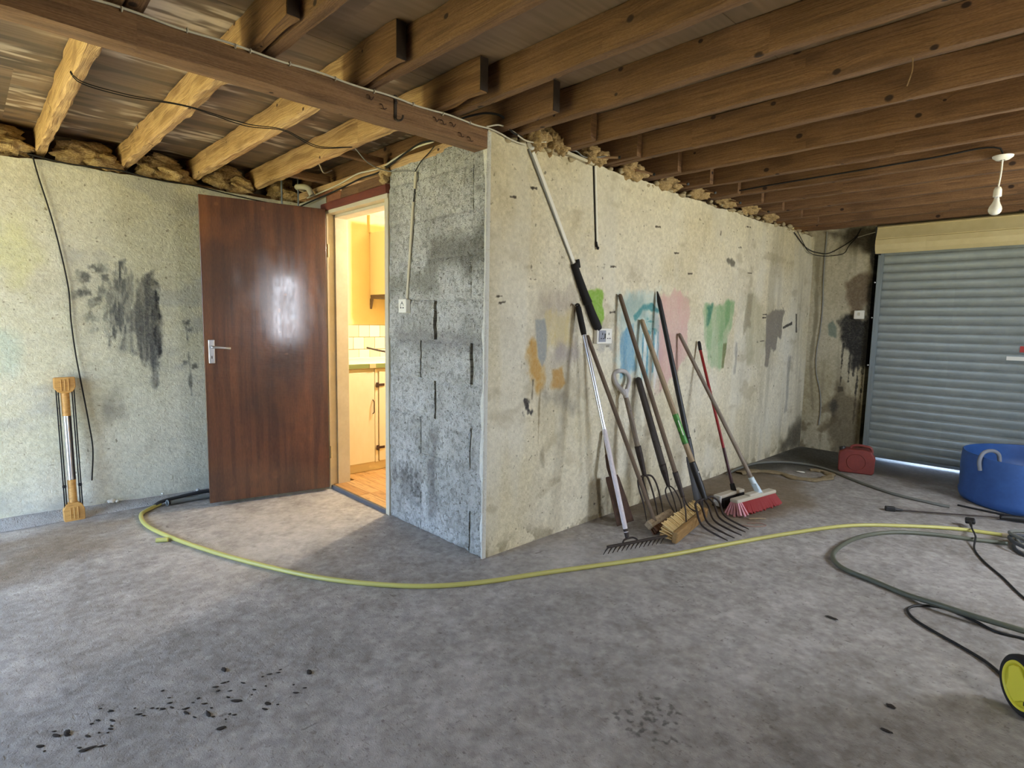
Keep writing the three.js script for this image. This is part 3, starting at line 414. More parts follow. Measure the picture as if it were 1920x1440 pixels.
// a wall of upright outline [along, up] with a ragged top, extruded to its thickness
function raggedWall(len, top, amp, f, sd, step = 0.02) { const s = new THREE.Shape(); s.moveTo(0, 0); s.lineTo(len, 0); for (let a = len; a >= 0; a -= step) s.lineTo(a, top(a) + amp * (fbm(a * f + sd, sd, 4) - 0.5) * 2 + amp * 0.5 * (vn(a * f * 5, sd + 4) - 0.5)); s.lineTo(0, top(0)); return s; }
{
  // left wall: inner face x=-W, runs from the kitchen wall to the front
  const g = new THREE.ExtrudeGeometry(raggedWall(ZF + 0.1, (a) => 2.125 - 0.012 * sstep(1.5, 0.3, a), 0.012, 5, 3), { depth: 0.2, bevelEnabled: false });
  g.applyMatrix4(new THREE.Matrix4().makeBasis(V(0, 0, 1), V(0, 1, 0), V(-1, 0, 0)).setPosition(-W, 0, -0.1)); // shape x -> z, depth -> -x
  const wl = struct('wall_left');
  mesh(wl, 'plaster', planeUV(g, (p) => (p.z + 0.4) / 4.2, (p) => p.y / 2.3), M.leftWall);
  mesh(wl, 'outer_leaf', box(-W - 0.34, -W - 0.2, 0, CEIL + 0.02, -L - 0.2, ZF + 0.2), M.darkWall);
  mesh(wl, 'wall_plate', timber(V(-W - 0.12, 2.125, -0.05), V(-W - 0.12, 2.125, ZF), 0.1, 0.05), M.joist);
}
{
  // partition: inner face x=0, from the pillar end to the shutter wall
  const g = new THREE.ExtrudeGeometry(raggedWall(L + 0.05, (a) => 2.172 - 0.02 * sstep(1, 2, a) + 0.012 * sstep(2.5, 4, a), 0.014, 6, 40), { depth: 0.016, bevelEnabled: false });
  g.applyMatrix4(new THREE.Matrix4().makeBasis(V(0, 0, -1), V(0, 1, 0), V(1, 0, 0)).setPosition(-0.016, 0, 0));
  const w = struct('wall_partition');
  mesh(w, 'plaster', planeUV(g, (p) => -p.z / 4.5, (p) => p.y / 2.3), M.partWall);
  mesh(w, 'blockwork', box(-0.2, -0.016, 0, 2.14, -L - 0.05, -0.13), M.darkWall);
  mesh(w, 'wall_plate', timber(V(-0.09, 2.16, -0.02), V(-0.09, 2.16, -L), 0.09, 0.045), M.joist);
  // rough crumbs of mortar along the broken top edge
  const cr = []; for (let i = 0; i < 70; i++) { const z = -0.1 - i * 0.06 - rr(0, 0.04); cr.push(lump(V(rr(-0.03, 0.006), 2.165 + rr(-0.012, 0.02), z), rr(0.012, 0.03), rr(0.008, 0.02), rr(0.015, 0.04), 0.5, 2, 1)); }
  const c = mesh(w, 'mortar_crumbs', cr, M.mortar); c.userData.kind = 'stuff';
}
{
  // the end of the partition: bare concrete blocks, joint by joint
  const w = struct('wall_end');
  mesh(w, 'core', box(-0.905, -0.02, 0, 2.16, -0.13, -0.04), M.darkWall);
  const ys = [0, 0.235, 0.46, 0.685, 0.91, 1.135, 1.36, 1.585, 1.81, 2.035, 2.17], A = [-0.91, -0.44, -0.018], B = [-0.91, -0.58, -0.12, -0.018];
  const open = { '5:1': 1, '4:1': 1, '4:2': 1, '3:1': 1, '2:2': 1, '0:2': 1 };
  const uvf = (g) => planeUV(g, (p) => (p.x + 0.91) / 0.95, (p) => p.y / 2.3);
  for (let r = 0; r < 10; r++) {
    const xs = r % 2 ? A : B;
    for (let k = 0; k + 1 < xs.length; k++) {
      const gapL = k && open[`${r}:${k}`] ? 0.011 : 0.002, gapR = k + 2 < xs.length && open[`${r}:${k + 1}`] ? 0.008 : 0.002;
      const x0 = xs[k] + gapL, x1 = xs[k + 1] - gapR, y0 = ys[r] + 0.002, y1 = ys[r + 1] - 0.002, nx = Math.max(5, Math.round((x1 - x0) / 0.014)), ny = Math.max(5, Math.round((y1 - y0) / 0.014));
      const g = new THREE.BoxGeometry(x1 - x0, y1 - y0, 0.06, nx, ny, 1).translate((x0 + x1) / 2, (y0 + y1) / 2, -0.03), Q = g.attributes.position, pr = (hash1(r * 7 + k) - 0.5) * 0.009;
      for (let i = 0; i < Q.count; i++) if (Q.getZ(i) > -0.001) {
        const x = Q.getX(i), y = Q.getY(i), e = Math.min(x - x0, x1 - x, y - y0, y1 - y);
        Q.setZ(i, pr + (e < 0.004 ? -0.006 - 0.006 * vn(x * 40, y * 40) : 0) + 0.009 * (fbm(x * 18 + 7, y * 18, 4) - 0.5));
        if (e < 0.004) { Q.setX(i, x + 0.003 * (vn(x * 50, y * 70) - 0.5)); Q.setY(i, y + 0.003 * (vn(x * 70 + 5, y * 50) - 0.5)); }
      }
      g.computeVertexNormals(); mesh(w, 'block', uvf(g), M.block);
      if (k && !open[`${r}:${k}`]) mesh(w, 'mortar_joint', uvf(box(xs[k] - 0.004, xs[k] + 0.004, y0, y1, -0.04, -0.006)), M.block);
    }
    if (r) mesh(w, 'mortar_bed', uvf(box(-0.908, -0.018, ys[r] - 0.004, ys[r] + 0.004, -0.04, -0.006 - 0.004 * hash1(r))), M.block);
  }
  // the raw edge of the partition's render, a ragged whitish arris at the corner
  const pos = [], idx = [], n = 110;
  for (let i = 0; i <= n; i++) { const y = i / n * 2.165, k = 0.014 + 0.012 * (fbm(y * 9, 5, 4) - 0.35) + 0.012 * sstep(0.62, 0.8, vn(y * 6, 9)) + 0.02 * sstep(1.95, 2.1, y), f = 0.004 * (fbm(y * 30, 2, 3) - 0.5); [[-k - 0.004, -0.012], [-k, 0.002 + f], [-0.006, 0.006 + f], [0.0015, 0.002 + f * 0.5], [0.0015, -0.02]].forEach(([x, z]) => pos.push(x, y, z)); }
  for (let i = 0; i < n; i++) for (let j = 0; j < 4; j++) { const a = i * 5 + j, b = a + 5; idx.push(a, a + 1, b, b, a + 1, b + 1); }
  const e = new THREE.BufferGeometry(); e.setAttribute('position', new THREE.Float32BufferAttribute(pos, 3)); e.setIndex(idx); e.computeVertexNormals();
  mesh(w, 'render_edge', boxUV(e, 0.8), M.whiteRender);
}
{
  // wall with the kitchen doorway
  const w = struct('wall_doorway');
  mesh(w, 'masonry', boxUV(box(-W, -1.735, 0, 2.11, -0.13, -0.005), 1), M.plainWall);
  mesh(w, 'lintel_board', timber(V(-1.76, 2.022, 0.0), V(-0.9, 2.03, 0.0), 0.05, 0.05), std({ map: noiseTex([128, 64, 46], [92, 46, 34], 8, 77), roughness: 0.8 }));
  mesh(w, 'header_timber', timber(V(-1.5, 2.085, -0.03), V(-0.9, 2.095, -0.03), 0.06, 0.07, { wob: 0.006 }), M.joist);
  mesh(w, 'stud', timber(V(-1.62, 2.05, -0.03), V(-1.62, 2.13, -0.03), 0.045, 0.06, { side: V(0, 0, 1) }), M.palePlain);
  const brickM = [std({ map: noiseTex([150, 100, 70], [118, 74, 52], 16, 81), roughness: 0.95 }), std({ map: noiseTex([164, 126, 88], [128, 92, 62], 16, 83), roughness: 0.95 })];
  [[-2.18, 2.045], [-1.95, 2.045], [-1.72, 2.05], [-2.08, 2.11], [-1.86, 2.11]].forEach(([x, y], i) => mesh(w, 'brick', boxUV(box(x, x + 0.21, y, y + 0.06, -0.1, -0.012 + (i % 3) * 0.006, 0.006), 0.3), brickM[i % 2]));
  mesh(w, 'wall_plate', timber(V(-W, 2.16, -0.05), V(-0.2, 2.16, -0.05), 0.1, 0.05), M.palePlain);
  const t = struct('trim_1');   // the door lining
  const lin = (x0, x1, y0, y1, z0, z1) => boxUV(box(x0, x1, y0, y1, z0, z1, 0.003), 0.5);
  mesh(t, 'left_jamb', lin(-1.735, -1.70, 0, 2.0, -0.14, 0.012), M.offWhite);
  mesh(t, 'left_stop', lin(-1.70, -1.685, 0, 1.985, -0.14, -0.045), M.offWhite);
  mesh(t, 'right_jamb', lin(-0.945, -0.905, 0, 2.0, -0.14, 0.006), M.offWhite);
  mesh(t, 'head', lin(-1.735, -0.905, 1.975, 2.003, -0.14, 0.012), M.offWhite);
  mesh(t, 'head_stop', lin(-1.70, -0.945, 1.955, 1.975, -0.14, -0.045), M.offWhite);
  mesh(t, 'threshold', lin(-1.735, -0.905, 0, 0.026, -0.012, 0.004), std({ color: 0x5f5e60, roughness: 0.9 }));
}
{
  const w = struct('wall_back');
  mesh(w, 'plaster', planeUV(box(-0.25, 0.548, 0, CEIL, -L - 0.2, -L), (p) => p.x / 0.75, (p) => p.y / 2.4), M.backWall);
  mesh(w, 'reveal', boxUV(box(0.548, 0.68, 0, 2.02, -L - 0.2, -L - 0.13), 1), M.plainWall);
  mesh(w, 'lintel', boxUV(box(0.548, XR + 0.2, 2.02, CEIL, -L - 0.2, -L - 0.01), 1), M.darkWall);
  mesh(w, 'right_pier', boxUV(box(2.95, XR + 0.2, 0, 2.02, -L - 0.2, -L), 1), M.plainWall);
  const wr = struct('wall_right');   // two windows light the tools and the door
  const zs = [-L - 0.2, -2.55, -1.55, 0.03, 0.47, ZF + 0.2];
  mesh(wr, 'pier', boxUV(box(XR, XR + 0.25, 0, CEIL, zs[0], zs[1]), 1), M.plainWall);
  mesh(wr, 'pier', boxUV(box(XR, XR + 0.25, 0, CEIL, zs[2], zs[3]), 1), M.plainWall);
  mesh(wr, 'pier', boxUV(box(XR, XR + 0.25, 0, CEIL, zs[4], zs[5]), 1), M.plainWall);
  for (const [a, b] of [[zs[1], zs[2]], [zs[3], zs[4]]]) { mesh(wr, 'sill_wall', boxUV(box(XR, XR + 0.25, 0, 0.9, a, b), 1), M.plainWall); mesh(wr, 'lintel', boxUV(box(XR, XR + 0.25, 1.9, CEIL, a, b), 1), M.plainWall); }
  [[zs[1], zs[2]], [zs[3], zs[4]]].forEach(([a, b], i) => {
    const f = struct('window_' + (i + 1));
    const dayBoost = new THREE.RectAreaLight(new THREE.Color(...[[0.97, 0.98, 1.0], [1.0, 0.90, 0.74]][i]), [10.5, 8][i], b - a - 0.1, 0.9); dayBoost.position.set(XR + 0.09, 1.4, (a + b) / 2); dayBoost.lookAt(0, 1.4, (a + b) / 2); scene.add(dayBoost);   // added area light that strengthens the daylight in the window opening
    for (const [z0, z1, y0, y1] of [[a, a + 0.05, 0.9, 1.9], [b - 0.05, b, 0.9, 1.9], [a + 0.05, b - 0.05, 0.9, 0.95], [a + 0.05, b - 0.05, 1.85, 1.9]]) mesh(f, 'frame', box(XR + 0.1, XR + 0.16, y0, y1, z0, z1), M.white);
  });
  const wf = struct('wall_front');   // the open garage doorway behind the camera
  const D0 = -1.95, D1 = -0.15, DH = 2.08;
  mesh(wf, 'left_pier', boxUV(box(-W - 0.3, D0, 0, CEIL, ZF, ZF + 0.2), 1), M.plainWall);
  mesh(wf, 'right_pier', boxUV(box(D1, XR + 0.2, 0, CEIL, ZF, ZF + 0.2), 1), M.plainWall);
  mesh(wf, 'lintel', boxUV(box(D0, D1, DH, CEIL, ZF, ZF + 0.2), 1), M.plainWall);
}
// outside: a sunlit yard with grass beyond, seen only through the openings and the slit under the shutter
{
  const g = struct('ground');
  mesh(g, 'yard', boxUV(new THREE.BoxGeometry(60, 0.2, 60).translate(0, -0.26, 0), 2), std({ map: noiseTex([224, 200, 122], [194, 172, 88], 16, 87), roughness: 1 }));
}
// ceiling: sheets on joists; every sheet and joist a piece of its own
const ceiling = struct('ceiling');
{
  const uvb = (g, i) => planeUV(g, (p) => p.x / 1.6 + hash1(i) * 3, (p) => p.z / 1.9 + hash1(i + 9) * 3);
  let i = 0;
  for (const [x0, x1] of [[-W - 0.34, -1.3], [-1.3, -0.05]]) for (const [z0, z1] of [[-L - 0.2, -2.1], [-2.1, -0.05], [-0.05, 2.35], [2.35, ZF + 0.2]]) mesh(ceiling, 'board', uvb(box(x0 + 0.001, x1 - 0.001, CEIL, CEIL + 0.018, z0 + 0.001, z1 - 0.001), ++i), M.board);
  for (const [x0, x1] of [[-0.05, 1.15], [1.15, 2.35], [2.35, XR + 0.25]]) for (const [z0, z1] of [[-L - 0.2, -2.5], [-2.5, -0.62], [-0.62, 1.8], [1.8, ZF + 0.2]]) mesh(ceiling, 'board', uvb(box(x0 + 0.001, x1 - 0.001, CEIL, CEIL + 0.018, z0 + 0.001, z1 - 0.001), ++i), M.boardDark);
  mesh(ceiling, 'roof_deck', box(-W - 0.34, XR + 0.25, CEIL + 0.02, CEIL + 0.1, -L - 0.2, ZF + 0.2), M.darkWall);
  // joists over the left bay and the kitchen lap on the near side of the garage joists
  const zl = [3.19, 2.77, 2.35, 1.93, 1.49, 1.07, 0.665, 0.265, -0.115, -0.545, -0.96, -1.40, -1.81, -2.22, -2.62, -3.02, -3.42, -3.82];
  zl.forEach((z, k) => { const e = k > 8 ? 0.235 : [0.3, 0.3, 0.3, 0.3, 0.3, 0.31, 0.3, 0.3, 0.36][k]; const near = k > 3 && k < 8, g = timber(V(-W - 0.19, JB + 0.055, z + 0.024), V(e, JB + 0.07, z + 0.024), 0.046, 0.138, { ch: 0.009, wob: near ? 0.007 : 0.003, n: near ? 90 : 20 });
    if (near) { const c = new Float32Array(g.attributes.position.count * 3); for (let i = 0; i < c.length / 3; i++) { const t = g.attributes.position.getX(i) > -0.1; c.set(t ? [0.44, 0.36, 0.30] : [1, 1, 1], i * 3); } g.setAttribute('color', new THREE.BufferAttribute(c, 3)); }   // paler to the beam: limewash plus light put into the colour; darkened beyond
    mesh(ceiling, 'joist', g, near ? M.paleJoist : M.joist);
    if (k > 4 && k < 9) mesh(ceiling, 'end_grain', boxUV(box(e - 0.001, e + 0.003, JB + 0.004, JB + 0.137, z + 0.003, z + 0.045, 0.001), 0.3), M.darkEnd ??= std({ map: noiseTex([58, 44, 34], [36, 28, 23], 16, 3), roughness: 0.9 }), 'near-black cap on the joist end'); });  // thin near-black caps set over the nearest lap ends
  const zr = [3.19, 2.77, 2.35, 1.93, 1.49, 1.065, 0.655, 0.225, -0.172, -0.545, -0.96, -1.40, -1.82, -2.23, -2.62, -3.02, -3.42, -3.82, -4.18];
  zr.forEach((z, k) => mesh(ceiling, 'joist', timber(V(-0.12, JB + 0.07, z - 0.026), V(XR + 0.05, JB + 0.07, z - 0.026), 0.05, 0.138, { ch: 0.008, wob: 0.004 }), M.joist));
  // noggings over the kitchen doorway
  mesh(ceiling, 'nogging', timber(V(-1.013, 2.21, 0.265), V(-1.013, 2.21, -0.02), 0.045, 0.04), M.joist);
  mesh(ceiling, 'nogging', timber(V(-1.714, 2.21, 0.265), V(-1.714, 2.21, -0.02), 0.05, 0.05), M.joist);
}
{
  const b = struct('beam');
  mesh(b, 'beam_timber', timber(V(-0.05, 2.131, 0.004), V(-0.05, 2.131, ZF), 0.1, 0.094, { ch: 0.005, wob: 0.003 }), M.beam);
  // bent nails and staples left in its face
  [[0.66, 2.155, 0], [0.60, 2.135, 1], [0.33, 2.15, 0], [0.29, 2.148, 1], [0.235, 2.15, 0], [0.185, 2.118, 1], [0.13, 2.11, 1]].forEach(([z, y, k]) => mesh(b, 'bent_nail', tube([V(0.0, y, z), V(0.012, y - 0.004, z - 0.004), V(0.014, y - 0.02, z - 0.012), V(0.012, y - 0.004 - 0.01 * k, z - 0.026)], 0.0022, 10, 6), M.rust));
}

// ------------------------------------------------------------------ brown flush door, swung open
{
  const hx = -1.662, hz = 0.036, an = 100.846 * R2D, w = 0.778, dir = V(Math.cos(an), 0, Math.sin(an)), nor = V(Math.sin(an), 0, -Math.cos(an));   // nor faces the room
  const d = struct('door_1', [hx, 0, hz]);
  const at = (s, y, o = 0) => V(hx, y, hz).addScaledVector(dir, s).addScaledVector(nor, o);
  const doorTex = colourMap(1024, 2048, 0.8, 2.0, (s, t) => {
    const g = fbm(s * 40 + 5, t * 2.2, 4), m = fbm(s * 3 + 8, t * 1.3 + 3, 4), st = fbm(s * 16 + 50, t * 0.8 + 60, 4), f = vn(s * 400, t * 60);
    let c = mixc([102, 62, 38], [80, 48, 31], sstep(0.3, 0.7, g)); c = mixc(c, [138, 88, 52], 0.55 * sstep(0.5, 0.8, st)); c = mixc(c, [66, 39, 26], 0.6 * sstep(0.42, 0.7, m)); c = mixc(c, [134, 84, 46], 0.35 * sstep(0.55, 0.8, fbm(s * 9 + 3, t * 5 + 80, 4)));
    const k = (f - 0.5) * 14; c = [c[0] + k, c[1] + k * 0.8, c[2] + k * 0.6]; return mixc(c, [150, 104, 66], 0.7 * sstep(0.9, 0.96, vn(s * 22, t * 20 + 8)) * sstep(0.6, 0.9, vn(s * 3, t * 3)));
  }, [{ p: [[0.25, 1.0], [0.5, 1.05], [0.55, 0.6], [0.3, 0.5]], c: [58, 38, 26], a: 0.5, soft: 0.12, rag: 0.1, f: 5 }]);
  M.door = phy({ map: doorTex, bumpMap: woodBump, bumpScale: 0.0009, roughness: 0.36, clearcoat: 1, clearcoatRoughness: 0.24, clearcoatRoughnessMap: greyMap(256, 512, 1, 1, (s, t) => 0.28 + 0.6 * vn(s * 32, t * 8) * vn(s * 8 + 5, t * 16) + 0.25 * vn(s * 64, t * 64)) });
  M.doorEdge = std({ color: 0x9a8462, roughness: 0.8 });
  const slab = new RoundedBoxGeometry(w, 1.975, 0.04, 2, 0.003).translate(w / 2, 0.025 + 1.975 / 2, 0.02);
  const U = planeUV(slab, (p) => p.x / 0.8, (p) => p.y / 2.0).applyMatrix4(new THREE.Matrix4().makeBasis(dir, UPY, nor.clone().negate()).setPosition(V(hx, 0, hz)));
  mesh(d, 'leaf', U, M.door);
  const frameM = (g) => g.applyMatrix4(new THREE.Matrix4().makeBasis(dir, UPY, nor.clone().negate()).setPosition(V(hx, 0, hz)));
  const pl = mesh(d, 'handle_plate', frameM(new RoundedBoxGeometry(0.036, 0.152, 0.009, 2, 0.004).translate(0.735, 1.022, -0.0045)), M.alu, 'chrome handle plate with keyhole');
  mesh(pl, 'keyhole', frameM(new THREE.BoxGeometry(0.005, 0.018, 0.002).translate(0.735, 0.985, -0.0095)), M.black);
  const lev = mesh(d, 'lever', [rod(at(0.735, 1.052, 0.005), at(0.735, 1.052, 0.05), 0.009, 0.008), taper([at(0.738, 1.052, 0.048), at(0.70, 1.05, 0.052), at(0.66, 1.046, 0.05), at(0.63, 1.042, 0.046)], [0.0085, 0.008, 0.0075, 0.007], 10)], M.alu, 'chrome lever handle');
  for (const y of [0.28, 1.72]) mesh(d, 'hinge', rod(V(hx - 0.012, y - 0.045, hz - 0.02), V(hx - 0.012, y + 0.045, hz - 0.02), 0.007), M.cream);
  mesh(d, 'latch', frameM(new THREE.BoxGeometry(0.004, 0.05, 0.022).translate(w + 0.001, 1.03, 0.02)), M.alu);
}

// ------------------------------------------------------------------ kitchen beyond the doorway
const KX = -2.3, KF = 0.03;
{
  const y1 = 2.13, wall = std({ map: noiseTex([232, 206, 140], [222, 192, 122], 4, 93), roughness: 0.75 });
  const k = struct('wall_kitchen');
  mesh(k, 'left_face', boxUV(box(KX - 0.02, KX, 0, y1, -3.0, -0.13), 1), wall);
  mesh(k, 'far_face', boxUV(box(KX, -0.2, 0, y1, -3.02, -3.0), 1), wall);
  mesh(k, 'right_face', boxUV(box(-0.21, -0.2, 0, y1, -3.0, -0.13), 1), wall);
  mesh(k, 'door_side_face', boxUV(box(-0.905, -0.21, 0, y1, -0.14, -0.131), 1), wall);
  mesh(k, 'boxed_pipe', boxUV(box(KX, KX + 0.03, 1.985, y1, -0.70, -0.66), 1), wall);
  const kc = struct('ceiling_kitchen'); mesh(kc, 'panel', box(KX, -0.2, y1, y1 + 0.03, -3.0, -0.13), std({ color: 0xe9dfc6, roughness: 0.8 }));
  for (const x of [-1.95, -1.55]) mesh(kc, 'cover_strip', box(x, x + 0.03, y1 - 0.006, y1, -3.0, -0.13), M.offWhite);
  const kf = struct('floor_kitchen');
  mesh(kf, 'screed', [box(KX, -0.2, 0, KF - 0.012, -3.0, -0.14), box(-1.70, -0.945, 0, KF - 0.012, -0.14, -0.012)], M.darkWall);
  const pm = [[206, 164, 104], [192, 148, 90], [214, 174, 116], [184, 138, 80]].map((c, i) => std({ map: woodTex(c, mixc(c, [150, 104, 56], 0.4), [128, 88, 48], 256, 128, 1, 140 + i), roughness: 0.5 }));
  for (let r = 0; r < 16; r++) { const z0 = -0.012 - r * 0.085; let x = -0.9 - (r % 3) * 0.13; const xe = []; const xm = r < 2 ? -1.70 : KX; if (r < 2) x = -0.945; while (x > xm + 0.02) { const x2 = Math.max(xm, x - 0.38); mesh(kf, 'plank', boxUV(box(x2 + 0.001, x - 0.001, KF - 0.012, KF + (hash1(r * 9 + Math.round(x * 10)) - 0.5) * 0.001, z0 - 0.084, z0 - 0.001), 0.8, 0.2, [hash1(r), hash1(r + 3)]), pm[Math.floor(hash1(r * 5 + Math.round(-x * 20)) * 4)]); x = x2; } }
  mesh(kf, 'vinyl', box(KX, -0.2, KF - 0.012, KF - 0.001, -3.0, -1.375), pm[0]);
  // white tiles in three courses above the worktop
  const tl = struct('trim_2');
  mesh(tl, 'grout', box(KX, KX + 0.004, 0.885, 1.2, -1.6, -0.13), std({ color: 0x8a7044, roughness: 0.95 }));
  const tm = [0xddd2b4, 0xd6c8a2, 0xe2d8c0].map((c) => phy({ color: c, roughness: 0.22, clearcoat: 0.4 }));
  for (let r = 0; r < 3; r++) for (let i = 0; i < 15; i++) { const z1 = -0.148 - i * 0.1025 - (r === 1 ? 0.051 : 0); mesh(tl, 'tile', box(KX + 0.002, KX + 0.009, 0.887 + r * 0.1045, 0.987 + r * 0.1045, z1 - 0.0995, z1, 0.002), tm[(r * 5 + i * 2) % 3]); }

  const cab = M.creamCab = std({ map: noiseTex([240, 230, 204], [230, 216, 184], 4, 97), roughness: 0.5 });
  const c = thing('base_cabinet', 'cream kitchen base cabinet with two doors under the green-edged worktop', 'cabinet', [-2.07, KF, -0.7]);
  mesh(c, 'carcass', box(-2.29, -1.862, 0.1, 0.855, -1.25, -0.145), cab); mesh(c, 'plinth', box(-2.29, -1.875, KF, 0.1, -1.25, -0.145), cab);
  mesh(c, 'stile', box(-1.862, -1.845, 0.1, 0.855, -0.475, -0.448, 0.003), cab);
  const dd = mesh(c, 'door', box(-1.862, -1.84, 0.105, 0.835, -0.442, -0.15, 0.006), cab);
  mesh(dd, 'handle', tube([V(-1.84, 0.50, -0.425), V(-1.822, 0.51, -0.425), V(-1.82, 0.555, -0.425), V(-1.822, 0.60, -0.425), V(-1.84, 0.61, -0.425)], 0.004, 16, 8), M.rust);
  const d2 = mesh(c, 'door', box(-1.862, -1.84, 0.105, 0.835, -0.9, -0.482, 0.006), cab);
  for (const y of [0.218, 0.727]) mesh(d2, 'hinge', [box(-1.841, -1.834, y - 0.02, y + 0.02, -0.48, -0.455, 0.002), box(-1.841, -1.834, y - 0.01, y + 0.01, -0.53, -0.48, 0.002)], M.rust);
  mesh(c, 'door', box(-1.862, -1.84, 0.105, 0.835, -1.24, -0.93, 0.006), cab);
  const wt = thing('worktop', 'kitchen worktop with a green front edge along the tiled wall', 'worktop', [-2.07, 0.855, -0.7]);
  mesh(wt, 'top', box(-2.295, -1.832, 0.86, 0.902, -1.6, -0.14, 0.004), std({ color: 0xe8dcc0, roughness: 0.4 }));
  mesh(wt, 'edge_strip', box(-1.832, -1.826, 0.864, 0.9, -1.6, -0.14, 0.002), std({ color: 0x7d8a55, roughness: 0.5 }), 'green edge strip');
  mesh(wt, 'joint_cover', box(-1.827, -1.823, 0.866, 0.898, -0.445, -0.39), M.alu);
  mesh(wt, 'upstand', box(-2.298, -2.27, 0.902, 0.92, -1.6, -0.14, 0.003), std({ color: 0xe8dcc0, roughness: 0.4 }));
  const wc = thing('wall_cupboard', 'cream kitchen wall cupboard above the tiles with its end panel showing', 'cupboard', [-2.14, 1.44, -1.0]);
  mesh(wc, 'carcass', box(-2.298, -1.995, 1.458, 1.985, -1.35, -0.672, 0.004), std({ color: 0xe8d2a0, roughness: 0.6 }));
  mesh(wc, 'door', box(-1.992, -1.97, 1.46, 1.983, -1.0, -0.668, 0.004), std({ color: 0xf6f2e6, roughness: 0.4 }));
  mesh(wc, 'door', box(-1.992, -1.97, 1.46, 1.983, -1.345, -1.005, 0.004), std({ color: 0xf6f2e6, roughness: 0.4 }));
  mesh(wc, 'light_rail', box(-2.298, -1.98, 1.425, 1.458, -1.35, -0.675, 0.003), M.brownHandle);
  const br = new THREE.Shape([new THREE.Vector2(0, 0), new THREE.Vector2(0.03, 0), new THREE.Vector2(0, -0.09)]);
  mesh(wc, 'bracket', along(new THREE.ExtrudeGeometry(br, { depth: 0.02, bevelEnabled: false }), V(-2.298, 1.427, -0.69), UPY), M.brownHandle);
  const tp = thing('kitchen_tap', 'dark swan-neck kitchen tap spout over the worktop', 'tap', [-1.98, 0.902, -0.80]);
  mesh(tp, 'spout', taper([V(-1.99, 0.955, -0.80), V(-2.0, 0.965, -0.74), V(-2.03, 0.99, -0.60), V(-2.06, 1.015, -0.50)], [0.012, 0.009, 0.008, 0.007], 10), M.steelDark);
  mesh(tp, 'stem', [rod(V(-1.99, 0.9025, -0.80), V(-1.99, 0.975, -0.80), 0.014), rod(V(-1.99, 0.97, -0.80), V(-1.985, 1.0, -0.785), 0.006)], M.steelDark);
  // the lit lamp that hangs in the kitchen, hidden behind the block pillar and the lining
  const lp = thing('kitchen_lamp', 'warm lit bulb hanging from the kitchen ceiling', 'lamp', [-1.40, 2.13, -0.98]);
  mesh(lp, 'flex', rod(V(-1.40, 1.87, -0.98), V(-1.40, 2.13, -0.98), 0.003), M.white);
  mesh(lp, 'bulb', new THREE.SphereGeometry(0.035, 24, 16).translate(-1.40, 1.845, -0.98), std({ color: 0xfff2d0, emissive: new THREE.Color(1, 0.78, 0.45), emissiveIntensity: 4 }));
  const pt = new THREE.PointLight(new THREE.Color(1, 0.90, 0.72), 4.2, 0, 2); pt.position.set(-1.40, 1.845, -0.98); pt.castShadow = true; pt.shadow.radius = 1.6; scene.add(pt);
}

